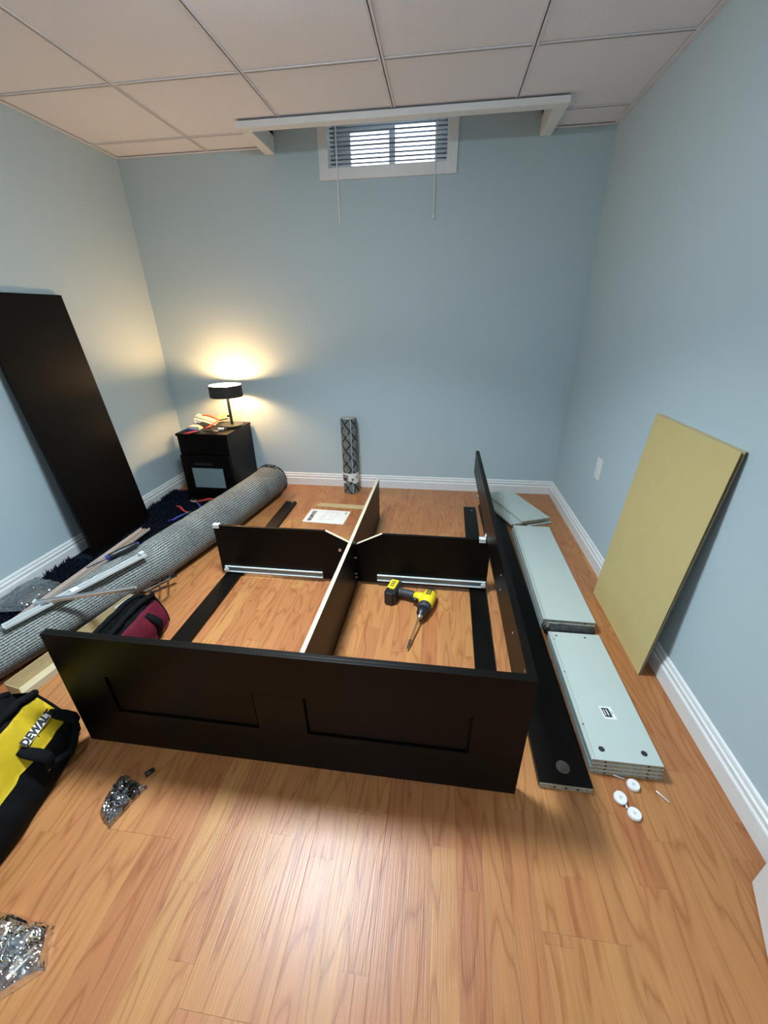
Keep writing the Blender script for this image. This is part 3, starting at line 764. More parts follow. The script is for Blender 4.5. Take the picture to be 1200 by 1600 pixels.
lo = [bm.verts.new(v+np.array((0, 0, .0004))) for v in q]; hi = [bm.verts.new(v+np.array((0, 0, .001))) for v in q]
bm.faces.new(lo[::-1]); bm.faces.new(hi)
for i in range(4): bm.faces.new((lo[i], lo[(i+1) % 4], hi[(i+1) % 4], hi[i]))
obj('edge_band', bm, M_BLK, hb)

# ------------------------------------------------------------------ shag rug, mostly rolled up
rug = thing('shag_rug', 'navy shag rug, half rolled with its grey striped backing outward', 'rug', (-1.6, 1.7, 0))
ys = np.array([.50, .95, 1.25, 1.43, 1.65, 2.08, 2.51, 2.86]); cxs = np.array([-1.83, -1.705, -1.622, -1.578, -1.498, -1.415, -1.352, -1.312]); rs = np.array([.085, .09, .097, .104, .112, .119, .121, .121])
def roll_at(y): return np.interp(y, ys, cxs), np.interp(y, ys, rs)
NS, NY = 56, 70
verts = []; Y_ = np.linspace(.50, 2.86, NY)
for j, y in enumerate(Y_):
    cx, r = roll_at(y)
    for k in range(NS):
        a = 2*PI*k/NS
        w = 1 + .020*math.sin(3*a+y*2.1) + .012*math.sin(5*a-y*5)
        # diagonal creases on the upper right flank
        for yc, am in ((1.30, .08), (1.58, .10), (1.70, .07), (2.02, .10), (2.16, .06), (2.42, .045)):
            s = y - yc - .10*math.cos(a); w -= am*math.exp(-(s/.024)**2)*max(0, math.sin(a+.3))
        yl = .03*math.sin(a)*(1 if j == NY-1 else 0)
        verts.append((cx + r*1.04*w*math.cos(a), y + (y-1.5)*0+yl, max(.004, r*.97 + r*.97*w*math.sin(a))))
faces = []; uvs = []
for j in range(NY-1):
    for k in range(NS):
        faces.append((j*NS+k, j*NS+(k+1) % NS, (j+1)*NS+(k+1) % NS, (j+1)*NS+k))
        uvs += [(k/NS, Y_[j]), ((k+1)/NS, Y_[j]), ((k+1)/NS, Y_[j+1]), (k/NS, Y_[j+1])]
rl = raw('roll', verts, faces, M_RUGB, rug, uv=uvs, smooth=True)
# rolled end: dark pile disc with the spiral of backing
for yend, sgn in ((2.86, 1), (.50, -1)):
    cx, r = roll_at(yend); bm = BM()
    cyl(bm, (cx, yend-.02*sgn, r*.97), (cx, yend-.004*sgn, r*.97), r*.98, seg=40); obj('end_pile', bm, M_NAVY, rug)
    pts = [(cx+(r*.94-(r*.8)*t/70)*math.cos(2*PI*t/22+1), yend+.001*sgn, r*.97+(r*.94-(r*.8)*t/70)*math.sin(2*PI*t/22+1)) for t in range(70)]
    bm = BM(); tube(bm, pts, .0035, 6); obj('backing_edge', bm, M_RUGB, rug)
# white bound edge + shaggy fringe round the far end
def blades(P, N, L, wd, spread):
    """thin tufts: each a bent two-quad blade"""
    P = np.asarray(P); N = np.asarray(N); n = len(P)
    d = N + rng.normal(0, spread, (n, 3)); d /= np.linalg.norm(d, axis=1)[:, None]
    s = np.cross(d, rng.normal(0, 1, (n, 3))); s /= np.linalg.norm(s, axis=1)[:, None]
    d2 = d + rng.normal(0, .45, (n, 3)); d2 /= np.linalg.norm(d2, axis=1)[:, None]
    L = (L*rng.uniform(.6, 1.15, n))[:, None]
    a, b = P - s*wd/2, P + s*wd/2; m1, m2 = P + d*L*.55 - s*wd*.45, P + d*L*.55 + s*wd*.45; t = P + d*L*.55 + d2*L*.45
    V = np.stack([a, b, m1, m2, t], 1).reshape(-1, 3); V[:, 2] = np.maximum(V[:, 2], .0015)
    F = []
    for i in range(n):
        q = 5*i; F += [(q, q+1, q+3, q+2), (q+2, q+3, q+4)]
    return V, F
cx, r = roll_at(2.86); th_ = rng.uniform(0, 2*PI, 1300)
P = np.stack([cx+r*1.0*np.cos(th_), np.full(1300, 2.855)+rng.uniform(-.012, .005, 1300), r*.97+r*.97*np.sin(th_)], 1)
N = np.stack([np.cos(th_)*.8, np.full(1300, .9), np.sin(th_)*.8], 1)
V, F = blades(P, N, .022, .004, .35); raw('pile_fringe', V, F, M_NAVY, rug, kind='stuff')
bm = BM(); tube(bm, [(cx+r*1.045*math.cos(a), 2.852, r*.985+r*.985*math.sin(a)) for a in np.linspace(0, 2*PI, 40)], .003, 6); obj('bound_edge', bm, mat('pale_binding', (.55, .57, .55), .8, var=.1), rug, smooth=True)
# flat part: base cloth and pile
edge = lambda y: roll_at(y)[0]-.02
poly = [(XL+.022, .50)] + [(edge(y), y) for y in np.linspace(.50, 2.64, 14)] + [(-1.925, 2.64), (-1.925, 2.80), (XL+.022, 2.80)]
bm = BM(); prism(bm, poly, .0008, .008); obj('base_cloth', bm, M_NAVY, rug)
n = 17000; yy = rng.uniform(.50, 2.79, n); xx = rng.uniform(0, 1, n); ex = np.array([edge(y) if y < 2.635 else -1.935 for y in yy]); xx = XL+.026 + xx*(ex-XL-.03)
keep = (~((xx < -1.985) & (yy > 1.77) & (yy < 2.32)))
xx, yy = xx[keep], yy[keep]
# pile density is higher where the photograph looks along it
P = np.stack([xx, yy, np.full(len(xx), .006)], 1); N = np.tile((.12, .0, 1.0), (len(xx), 1))
V, F = blades(P, N, .042, .006, .45)
V[:, 0] = np.maximum(V[:, 0], XL+.018); ins = (V[:, 0] < -1.99) & (V[:, 1] > 1.76) & (V[:, 1] < 2.33); V[ins, 2] = np.minimum(V[ins, 2], .010)
V[:, 1] = np.where((V[:, 1] > 2.648) & (V[:, 0] > -1.93), 2.648, V[:, 1])
raw('pile', V, F, M_NAVY, rug, kind='stuff')

# ------------------------------------------------------------------ drawer hardware lying on the rug
def channel(name, label, p0, p1, w, h, m, cat='drawer slide', group=None, holes=0, tilt=0):
    p0, p1 = Vector(p0), Vector(p1); L = (p1-p0).length
    t = thing(name, label, cat, tuple((p0+p1)/2), (0, 0, 0), group)
    side = (p1-p0).cross(Vector((0, 0, 1))).normalized(); side.rotate(Matrix.Rotation(tilt, 3, (p1-p0).normalized()))
    Mx = frame_m((p0+p1)/2, p1-p0, side)
    Mx.translation = (p0+p1)/2
    bm = BM(); s = -1
    box(bm, -L/2, L/2, -w/2, w/2, -h, -h+.003, bev=.0005)
    box(bm, -L/2, L/2, -w/2, -w/2+.004, -h, 0, bev=.0008); box(bm, -L/2, L/2, w/2-.004, w/2, -h, 0, bev=.0008)
    zc = 1
    Mz = Mx @ Matrix.Diagonal((1, 1, -1, 1)) if Mx.col[2][2] < 0 else Mx
    Mz = Mz @ Matrix.Translation((0, 0, h))
    bm.transform(Mz); ch_ = obj('channel', bm, m, t)
    bm = BM(); box(bm, -L/2+.006, L/2-.006, -w*.20, w*.20, -h+.0032, -h*.30, bev=.002); bm.transform(Mz); obj('runner', bm, mat('shaded_'+m.name, tuple(c*.55 for c in m.node_tree.nodes['Principled BSDF'].inputs['Base Color'].default_value[:3]), .45, metal=.2, var=.05), t)  # runner coloured darker, shading contrast that the even light doesn't give
    for k in range(holes):
        u = -L/2 + L*(k+.6)/holes
        bm = BM(); cyl(bm, (u, w*.36, -h+.0028), (u, w*.36, -h+.0036), .005, seg=10); bm.transform(Mz); obj('slot_hole', bm, M_HOLE, ch_)
    return t, Mz, L
channel('drawer_slide_rail', 'long beige steel rail lying on the navy pile along the roll', (-1.845, 1.06, .052), (-1.862, 2.08, .052), .062, .016, M_BEIGE, 'rail', holes=6)
t, Mz, L = channel('drawer_slide', 'pale zinc drawer slide resting along the top of the rolled rug', (-1.655, 1.01, .196), (-1.440, 1.555, .212), .034, .013, M_WHITEMETAL, group='zinc drawer slides on the rug')
bm = BM(); cyl(bm, (L/2-.014, 0, .001), (L/2-.014, 0, .012), .013, seg=18); bm.transform(Mz); obj('roller', bm, M_WHITEMETAL, t)
bm = BM(); box(bm, -.05, -.02, -.012, .012, -.005, .002, bev=.001); bm.transform(Mz); obj('white_clip', bm, M_WHITEPL, t)
t, Mz, L = channel('drawer_slide', 'slim zinc drawer slide lying crosswise over the pale one', (-1.640, 1.14, .216), (-1.300, 1.300, .204), .022, .012, M_ZINC, group='zinc drawer slides on the rug')
bm = BM(); box(bm, -L/2-.004, -L/2+.002, -.012, .012, -.02, .004, bev=.001); bm.transform(Mz); obj('end_tab', bm, M_WHITEMETAL, t)
# screwdriver with black handle
sd = thing('screwdriver', 'black screwdriver with blue handle rings on the rolled rug', 'screwdriver', (-1.55, 1.52, .21))
p0, p1 = Vector((-1.640, 1.41, .218)), Vector((-1.520, 1.625, .236)); dv = (p1-p0)
at_ = lambda u: tuple(p0+dv*u)
bm = BM(); tube(bm, [at_(.40), at_(.43), at_(.52), at_(.62), at_(.9), at_(.97)], [.011, .0155, .0145, .017, .0165, .011], 14); obj('handle', bm, M_BLKPL, sd, smooth='auto')
bm = BM(); tube(bm, [at_(.36), at_(.405)], [.0125, .0155], 14); obj('blue_collar', bm, M_BLUEPL, sd, smooth='auto')
bm = BM(); tube(bm, [at_(.96), at_(.985), at_(1.0)], [.0105, .0105, .006], 14); obj('blue_cap', bm, M_BLUEPL, sd, smooth='auto')
bm = BM(); tube(bm, [at_(0), at_(.37)], .0055, 10); obj('shaft', bm, M_DKSTEEL, sd, smooth='auto')

def pouch(name, quad, h, m, par, seed=1, N=22, amp=.35, z0=.0008, rim=.004):
    g = np.random.default_rng(seed); q = np.array(quad, float)
    ph = g.uniform(0, 6.28, (8,)); kx = g.uniform(4, 17, 8); ky = g.uniform(4, 17, 8)
    top = []; 
    for i in range(N+1):
        for j in range(N+1):
            u, v = i/N, j/N
            p = (1-u)*(1-v)*q[0]+u*(1-v)*q[1]+u*v*q[2]+(1-u)*v*q[3]
            f = (16*u*(1-u)*v*(1-v))**.45
            nz = sum(math.sin(kx[k]*u+ky[k]*v+ph[k]) for k in range(8))/8
            ridg = abs(math.sin(9*u+7*v+ph[0]+2*nz))
            z = z0 + rim*(1 if (0 < i < N and 0 < j < N) else 0) + h*f*(.75+amp*nz+.22*(ridg-.5))
            e = .004*nz
            top.append((p[0]+e, p[1]+e*.7, max(z0+.0006, z)))
    nT = len(top); V = top + [(a, b, z0) for a, b, c in top]; F = []
    id_ = lambda i, j: i*(N+1)+j
    for i in range(N):
        for j in range(N):
            a, b, c, d = id_(i, j), id_(i+1, j), id_(i+1, j+1), id_(i, j+1)
            F.append((a, b, c, d)); F.append((a+nT, d+nT, c+nT, b+nT))
    per = [id_(i, 0) for i in range(N)] + [id_(N, j) for j in range(N)] + [id_(i, N) for i in range(N, 0, -1)] + [id_(0, j) for j in range(N, 0, -1)]
    for a, b in zip(per, per[1:]+per[:1]): F.append((b, a, a+nT, b+nT))
    return raw(name, V, F, m, par, smooth=False)
pg = thing('plastic_bag', 'crumpled grey plastic bag on the navy pile beside the left wall', 'plastic bag', (-2.0, 1.40, .03))
pouch('film', [(-2.11, 1.24), (-1.915, 1.28), (-1.90, 1.49), (-2.11, 1.53)], .05, M_FILMG, pg, 4, z0=.036)
pouch('inner_fold', [(-2.08, 1.29), (-1.94, 1.31), (-1.93, 1.45), (-2.08, 1.47)], .02, mat('grey_film_fold', (.24, .255, .26), .3, var=.3, vscale=25), pg, 9, z0=.038)

# pliers
def pliers(loc, rot, label, c1, c2, L=.17, open_=.35, group=None, jaw=M_DKSTEEL):
    t = thing('pliers', label, 'pliers', loc, rot, group)
    for s, m in ((1, c1), (-1, c2)):
        pts = [(0, s*.004, 0), (-.02, s*(.010+.01*open_), 0), (-.05, s*(.012+.06*open_), 0), (-L*.42, s*(.010+.12*open_), 0), (-L*.62, s*(.006+.15*open_), 0)]
        bm = BM(); tube(bm, pts, [.005, .007, .0085, .0085, .006], 10, flat=.75); obj('handle', bm, m, t, local=True, smooth=True)
        bm = BM(); prism(bm, [(-.008, s*.001), (-.004, s*.011), (.014, s*.012), (L*.30, s*.003), (L*.30, s*.0006)], -.005, .005); obj('jaw', bm, jaw, t, local=True)
    bm = BM(); cyl(bm, (0, 0, -.007), (0, 0, .007), .008, seg=14); obj('pivot', bm, M_STEEL, t, local=True)
    return t
pliers((-1.735, 2.345, .052), (.25, 0, math.radians(10)), 'red and blue handled pliers on the navy pile, nearer the camera', M_REDPL, M_BLUEPL, .17, .5, 'pliers on the navy pile')
pliers((-1.775, 2.53, .052), (-.2, 0, math.radians(172)), 'red and blue handled pliers on the pile in front of the nightstand', M_BLUEPL, M_REDPL, .17, .35, 'pliers on the navy pile', M_STEEL)

# ------------------------------------------------------------------ nightstand
NX0, NX1, NY0, NY1, NT = -1.905, -1.517, 2.672, 3.068, .532
ns = thing('nightstand', 'black-brown nightstand with frosted glass drawer in the back left corner', 'nightstand', ((NX0+NX1)/2, (NY0+NY1)/2, 0))
def npart(name, m, *b, bev=.001, par=ns, **k):
    bm = BM(); box(bm, *b, bev=bev); return obj(name, bm, m, par, **k)
npart('top', M_BLK, NX0-.008, NX1+.004, NY0-.006, NY1, NT-.018, NT)
npart('side', M_BLK, NX0, NX0+.018, NY0, NY1, .0005, NT-.0185); npart('side', M_BLK, NX1-.018, NX1, NY0, NY1, .0005, NT-.0185)
npart('back', M_BLK, NX0+.0185, NX1-.0185, NY1-.008, NY1, .03, NT-.0185)
npart('shelf', M_BLK, NX0+.0185, NX1-.0185, NY0+.004, NY1-.0085, .365, .380)
npart('upper_front', M_BLK, NX0+.001, NX1-.001, NY0-.003, NY0-.0005, .382, NT-.0195); npart('plinth', M_BLK, NX0+.0185, NX1-.0185, NY0+.006, NY0+.02, .0005, .05)
df = bpy.data.objects.new('drawer', None); COL.objects.link(df); df.parent = ns; df.location = (0, NY0-(NY0+NY1)/2, .2)
gx0, gx1, gz0, gz1 = -1.835, -1.585, .118, .278
bm = BM(); yb = NY0-.019
for b_ in ((NX0, gx0, .045, .372), (gx1, NX1-.004, .045, .372), (gx0, gx1, .045, gz0), (gx0, gx1, gz1, .372)): box(bm, b_[0], b_[1], yb, NY0-.001, b_[2], b_[3])
obj('drawer_front', bm, M_BLK, df)
bm = BM(); box(bm, gx0+.0005, gx1-.0005, yb+.003, NY0-.004, gz0+.0005, gz1-.0005, bev=.0008); obj('glass_panel', bm, M_FROST, df, label='frosted grey glass panel')
bm = BM(); box(bm, -1.80, -1.655, yb-.012, yb-.0003, .302, .318, bev=.002); obj('pull', bm, M_BLKPL, df)
# lamp
LX, LY, LZ = -1.588, 2.905, NT+.0003
lp = thing('table_lamp', 'lit table lamp with low black drum shade on the nightstand', 'lamp', (LX, LY, LZ))
bm = BM(); lathe(bm, [(0, 0), (.084, 0), (.086, .003), (.086, .017), (.083, .020), (0, .021)], 40, (LX, LY, LZ)); obj('base', bm, M_BLKPL, lp, smooth='auto')
bm = BM(); cyl(bm, (LX+.004, LY, LZ+.02), (LX+.004, LY, LZ+.255), .0105, seg=14); obj('stem', bm, M_BLKPL, lp, smooth='auto')
bm = BM(); cyl(bm, (LX-.022, LY-.002, LZ+.083), (LX+.002, LY, LZ+.083), .009, seg=14); obj('switch_knob', bm, M_BLKPL, lp, smooth='auto')
bm = BM(); lathe(bm, [(.117, .228), (.119, .228), (.117, .312), (.115, .312), (.117, .228)], 48, (LX, LY, LZ)); sh = obj('shade', bm, M_SHADE, lp, smooth='auto')
bm = BM(); lathe(bm, [(.1155, .2285), (.1163, .2285), (.1143, .3115), (.1135, .3115), (.1155, .2285)], 48, (LX, LY, LZ)); obj('lining', bm, M_SHADEIN, sh, smooth='auto')
bm = BM()
for k in range(3):
    a = 2*PI*k/3+.4; cyl(bm, (LX+.004, LY, LZ+.235), (LX+.114*math.cos(a), LY+.114*math.sin(a), LZ+.235), .0018, seg=6)
obj('shade_spider', bm, M_BLKPL, sh)
bm = BM(); bmesh.ops.create_uvsphere(bm, u_segments=20, v_segments=12, radius=.026, matrix=Matrix.Translation((LX+.004, LY, LZ+.278))); obj('bulb', bm, M_BULB, lp, smooth=True)

# things lying on the nightstand
zt2 = NT+.008
pliers((-1.755, 2.715, zt2+.004), (.05, 0, math.radians(22)), 'blue and red handled pliers at the left front of the nightstand top', M_BLUEPL, M_REDPL, .15, .3, 'tools on the nightstand', M_STEEL)
pliers((-1.645, 2.845, zt2+.060), (.38, -.06, math.radians(28)), 'orange handled pliers lying open in front of the lamp base', M_ORPL, M_ORPL, .19, .55, 'tools on the nightstand')
pliers((-1.625, 2.712, zt2+.004), (0, 0, math.radians(-22)), 'black handled pliers at the front edge of the nightstand', M_BLKPL, M_BLKPL, .13, .12, 'tools on the nightstand', M_STEEL)
def sheet(p, u, v, label, m, t_=.0015, sag=.004):
    p, u, v = Vector(p), Vector(u), Vector(v); nn = u.cross(v).normalized(); bm = BM(); N = 6; rows = []
    for i in range(N+1):
        f = i/N; o_ = nn*sag*4*f*(1-f); rows.append([bm.verts.new(p+u*f+o_), bm.verts.new(p+u*f+v+o_)])
    for a_, b_ in zip(rows, rows[1:]): bm.faces.new((a_[0], b_[0], b_[1], a_[1]))
    bmesh.ops.solidify(bm, geom=bm.faces[:], thickness=t_)
    return tag(obj('paper_packet', bm, m, loc=tuple(p), smooth=False), label, 'packet', 'paper packets on the nightstand')
sheet((-1.885, 2.915, zt2+.066), (.19, -.03, -.050), (.012, .030, .014), 'folded white paper strip sticking up behind the tools on the nightstand', M_PAPER)
sheet((-1.890, 2.890, zt2+.046), (.19, -.03, -.036), (.004, .016, .008), 'second narrower white paper strip just below the upper strip on the nightstand', M_PAPER)
sheet((-1.715, 2.895, zt2+.022), (.085, .0, .014), (.004, .040, .046), 'cream paper packet leaning against the lamp base', mat('cream_paper', (.78, .66, .34), .8, var=.05))
pbox = tag(obj('parts_packet', box(BM(), -1.872, -1.785, 2.775, 2.835, zt2-.0075, zt2+.020, bev=.005), mat('pinkish_paper', (.70, .60, .52), .7, var=.06), loc=(-1.83, 2.80, zt2)), 'small pale packet at the left rear of the nightstand top', 'packet', 'paper packets on the nightstand')
ht = thing('utility_knife', 'curved black tool with pale trim across the nightstand top', 'tool', (-1.66, 2.76, zt2))
bm = BM(); tube(bm, [(-1.790, 2.765, zt2+.052), (-1.755, 2.772, zt2+.030), (-1.715, 2.775, zt2+.014), (-1.665, 2.765, zt2+.006)], [.004, .0055, .006, .005], 10); obj('curved_handle', bm, M_BLKPL, ht, smooth=True)
bm = BM(); tube(bm, [(-1.806, 2.764, zt2+.060), (-1.788, 2.765, zt2+.051)], [.007, .0065], 10); obj('pale_tip', bm, M_WHITEPL, ht, smooth=True)
sk = thing('hex_socket', 'small pale steel socket lying near the front right of the nightstand top', 'socket', (-1.60, 2.775, zt2))
bm = BM(); cyl(bm, (-1.628, 2.772, zt2+.0045), (-1.590, 2.783, zt2+.0045), .011, seg=16); obj('barrel', bm, M_WHITEMETAL, sk, smooth='auto')
bm = BM(); cyl(bm, (-1.589, 2.7835, zt2+.0045), (-1.570, 2.789, zt2+.0045), .006, seg=12); obj('drive', bm, M_DKSTEEL, sk, smooth='auto')

# ------------------------------------------------------------------ rolled patterned rug standing against the back wall
rr = thing('rolled_rug', 'upright grey rolled rug with dark lattice pattern against the back wall', 'rug', (-.683, 2.975, .0005))
NS2, NZ = 40, 30; H_ = .592; V = []; UV = []; F = []
zz_ = np.linspace(0, H_, NZ)
def rcen(z): return (-.683-.006*z/H_, 2.972+.040*z/H_)
for j, z in enumerate(zz_):
    c = rcen(z); e = .97 if j in (0, NZ-1) else 1
    for k in range(NS2):
        a = 2*PI*k/NS2; rad = .0615*e*(1+.012*math.sin(3*a+4*z))
        V.append((c[0]+rad*math.cos(a), c[1]+rad*math.sin(a), z+.0006))
for j in range(NZ-1):
    for k in range(NS2):
        F.append((j*NS2+k, j*NS2+(k+1) % NS2, (j+1)*NS2+(k+1) % NS2, (j+1)*NS2+k)); UV += [(k/NS2, zz_[j]), ((k+1)/NS2, zz_[j]), ((k+1)/NS2, zz_[j+1]), (k/NS2, zz_[j+1])]
raw('roll', V, F, M_LAT, rr, uv=UV, smooth=True)
c = rcen(H_); bm = BM(); cyl(bm, (c[0], c[1], H_-.02), (c[0], c[1], H_+.0005), .0595, seg=40); obj('top_end', bm, M_LATTOP, rr)
pts = [(c[0]+(.056-.047*t/70)*math.cos(2*PI*t/24), c[1]+(.056-.047*t/70)*math.sin(2*PI*t/24), H_+.001) for t in range(70)]
bm = BM(); tube(bm, pts, .0022, 5); obj('rolled_edge', bm, M_INKG, rr)
bm = BM(); c = rcen(.3); tube(bm, [(rcen(z)[0]+.0625*math.cos(-1.12), rcen(z)[1]+.0625*math.sin(-1.12), z) for z in np.linspace(.01, H_-.005, 12)], .0022, 6); obj('seam', bm, M_INKG, rr)
c = rcen(.13); bm = BM(); lathe(bm, [(.0626, .086), (.0636, .086), (.0636, .172), (.0626, .172), (.0626, .086)], 40, (c[0], c[1], 0)); band = obj('label_band', bm, M_PAPER, rr, smooth='auto', label='white paper band with grey printing')
def band_patch(name, a0, a1, z0, z1, m, r=.0640):
    bm = BM(); n = 8; lo = []; hi = []
    for i in range(n+1):
        a = math.radians(a0+(a1-a0)*i/n); lo.append(bm.verts.new((c[0]+r*math.cos(a), c[1]+r*math.sin(a), z0))); hi.append(bm.verts.new((c[0]+r*math.cos(a), c[1]+r*math.sin(a), z1)))
    for i in range(n): bm.faces.new((lo[i], lo[i+1], hi[i+1], hi[i]))
    obj(name, bm, m, band)
band_patch('printed_picture', 185, 262, .102, .160, mat('grey_print', (.22, .23, .23), .6, var=.5, vscale=70))
band_patch('printed_motif', 225, 250, .110, .135, M_INK, .0644); band_patch('printed_motif', 286, 302, .112, .130, M_INK); band_patch('printed_motif', 318, 340, .125, .150, M_INKG)

# ------------------------------------------------------------------ manual and cardboard strip on the floor
mn = thing('instruction_sheet', 'white instruction booklet with printed title lying on the floor', 'booklet', (-.765, 2.495, 0))
mq = [(-.918, 2.401), (-.621, 2.385), (-.611, 2.590), (-.911, 2.606)]
bm = BM(); prism(bm, mq, .0004, .0028); pg_ = obj('cover', bm, M_PAPER, mn)
Mt = lambda x, y: frame_m((x, y, .0031), (0.02, 1, 0), (-1, .02, 0))
text_mesh('title', 'BRIMNES', .040, M_INK, pg_, Mt(-.872, 2.497), offset=.0012)
text_mesh('logo', 'IKEA', .013, M_INK, pg_, Mt(-.637, 2.556), offset=.0004)
bm = BM()
for p0, p1 in (((-.80, 2.44), (-.76, 2.57)), ((-.80, 2.44), (-.72, 2.45)), ((-.76, 2.57), (-.69, 2.565)), ((-.72, 2.45), (-.69, 2.565)), ((-.815, 2.42), (-.775, 2.585)), ((-.74, 2.47), (-.735, 2.55))):
    cyl(bm, (*p0, .003), (*p1, .003), .0011, seg=5)
obj('printed_drawing', bm, M_INKG, pg_)
cs = tag(obj('cardboard_strip', prism(BM(), [(-.893, 2.655), (-.416, 2.628), (-.410, 2.698), (-.872, 2.712)], .0005, .006), M_CARD, loc=(-.65, 2.67, 0)), 'flat brown cardboard strip on the floor behind the instruction booklet', 'cardboard')

# ------------------------------------------------------------------ long cardboard tray with bits in it
tl = .57; tw = .075; ta = math.atan2(.52, .085)-PI/2
tr = thing('cardboard_tray', 'long open brown cardboard box between the rolled rug and tool bags', 'box', (-1.487, 1.150, .0005), (0, 0, ta))
def tp(name, *b, m=M_CARD, rot=None):
    bm = BM(); box(bm, *b, M=rot); return obj(name, bm, m, tr, local=True)
M_CARDLIT = mat('lit_cardboard', (.58, .50, .32), .85, var=.05, vscale=60)  # paler copy of the cardboard: light painted into the tray's bright faces
tp('bottom', -tw/2, tw/2, -tl/2, tl/2, 0, .003, m=M_CARDLIT); tp('side_wall', -tw/2, -tw/2+.003, -tl/2, tl/2, .0032, .062); tp('side_wall', tw/2-.003, tw/2, -tl/2, tl/2, .0032, .028, m=M_CARDLIT)
tp('end_wall', -tw/2+.0032, tw/2-.0032, -tl/2, -tl/2+.003, .0032, .055); tp('end_wall', -tw/2+.0032, tw/2-.0032, tl/2-.003, tl/2, .0032, .055)
trM = worldm(tr)
def intray(x, y, z): return tuple(trM @ Vector((x, y, z)))
bm = BM(); lathe(bm, [(0, 0), (.017, 0), (.018, .002), (.018, .009), (.016, .011), (0, .011)], 24); bm.transform(Matrix.Rotation(math.radians(35), 4, 'Y'))
o = obj('furniture_glide', bm, M_WHITEPL, loc=intray(.012, .135, .018), local=True, smooth='auto'); tag(o, 'round white glide leaning inside the cardboard box', 'furniture glide')
hg = thing('metal_bracket', 'bent pale steel bracket lying in the far end of the cardboard box', 'bracket', intray(0, .23, .004))
hg.rotation_euler = (0, 0, ta)
bm = BM(); box(bm, -.028, -.024, -.05, .05, .0005, .05, bev=.001); obj('upright_plate', bm, M_WHITEMETAL, hg, local=True)
bm = BM(); box(bm, -.023, .024, -.04, .05, .001, .005, bev=.001); obj('base_plate', bm, M_WHITEMETAL, hg, local=True)
bm = BM()
for k in range(3): cyl(bm, (-.0235, -.03+.028*k, .03), (-.0225, -.03+.028*k, .03), .005, seg=10)
obj('screw_hole', bm, M_HOLE, hg, local=True)
bm = BM(); cyl(bm, (.0, -.02, .0055), (.0, -.02, .018), .009, .006, seg=14); obj('stud', bm, M_WHITEMETAL, hg, local=True)

# ------------------------------------------------------------------ soft tool bags
def tool_bag(name, label, loc, rot, L, Wd, Hh, panel_m, panel_v, panel_t, squash=1.0, mouth=.03, seed=3):
    """gate-mouth bag; long axis local y, lofted soft shell with panel, rim, handles"""
    g = np.random.default_rng(seed); ph = g.uniform(0, 6.28, 6)
    t = thing(name, label, 'tool bag', loc, rot)
    prof = [(.43, 0), (.5, .05), (.535, .2), (.525, .36), (.49, .48), (.41, .62), (.31, .76), (.21, .90), (.17, 1.0)]
    def sh(v):                                          # v 0..1 -> (halfwidth, z)
        i = min(int(v*(len(prof)-1)), len(prof)-2); f = v*(len(prof)-1)-i
        return prof[i][0]*(1-f)+prof[i+1][0]*f, prof[i][1]*(1-f)+prof[i+1][1]*f
    def pt(s, u, v, off=0):
        """s side +-1, u -1..1 along, v 0..1 up"""
        w, z = sh(v); fall = (1-abs(u)**6*.35); zz = z*Hh*(1-.16*abs(u)**3*(z))
        wr = .012*math.sin(5*u+7*v+ph[0]+s)+.008*math.sin(13*u-6*v+ph[1])+.006*math.sin(21*u+11*v+ph[2])
        wr *= 1.7*min(1, z*3)
        x = s*(w*Wd*fall + off) + wr*Wd*1.2
        endr = .5*L*(u - .10*np.sign(u)*abs(u)**3*z)
        return (x, endr*1.0, max(.001, zz*squash + wr*.08))
    NU, NV = 26, 18
    bm = BM(); rows = []
    for i in range(NU+1):
        u = -1+2*i/NU
        r_ = [bm.verts.new(pt(-1, u, v)) for v in np.linspace(1, 0, NV)] + [bm.verts.new(pt(1, u, v)) for v in np.linspace(0, 1, NV)]
        rows.append(r_)
    for a, b in zip(rows, rows[1:]):
        for k in range(len(a)-1): bm.faces.new((a[k], a[k+1], b[k+1], b[k]))
    bm.faces.new(rows[0]); bm.faces.new(rows[-1][::-1])
    # sunken mouth
    mrow = [bm.verts.new((0, pt(1, -1+2*i/NU, 1)[1]*.96, pt(1, -1+2*i/NU, 1)[2]-.055)) for i in range(NU+1)]
    for i in range(NU):
        bm.faces.new((rows[i][-1], mrow[i], mrow[i+1], rows[i+1][-1])); bm.faces.new((rows[i][0], rows[i+1][0], mrow[i+1], mrow[i]))
    obj('body', bm, M_BLKFAB, t, local=True, smooth='auto')
    for s in (1, -1):
        bm = BM(); A_ = []
        for i in range(17):
            u = panel_t[0]+(panel_t[1]-panel_t[0])*i/16
            A_.append([bm.verts.new(pt(s, u, v, .0035)) for v in np.linspace(panel_v[0], panel_v[1], 9)])
        for a, b in zip(A_, A_[1:]):
            for k in range(8): bm.faces.new((a[k], a[k+1], b[k+1], b[k]))
        bmesh.ops.solidify(bm, geom=bm.faces[:], thickness=.002)
        obj('side_panel', bm, panel_m, t, local=True, smooth=True)
        bm = BM(); tube(bm, [pt(s, .965, v, .003) for v in np.linspace(.05, .98, 10)], .006, 8); obj('end_piping', bm, M_BLKFAB, t, local=True, smooth=True)
        bm = BM(); tube(bm, [pt(s, u, .985, .004) for u in np.linspace(-.98, .98, 24)], .011, 10); obj('mouth_rim', bm, M_BLKFAB, t, local=True, smooth=True)
    return t, pt
tb, pt = tool_bag('tool_bag', 'black tool bag with yellow side panel and lettering at the left edge', (-1.228, .530, .0005), (0, 0, math.radians(11)), .46, .262, .262, M_YEL, (.54, .88), (-.95, .92), seed=3)
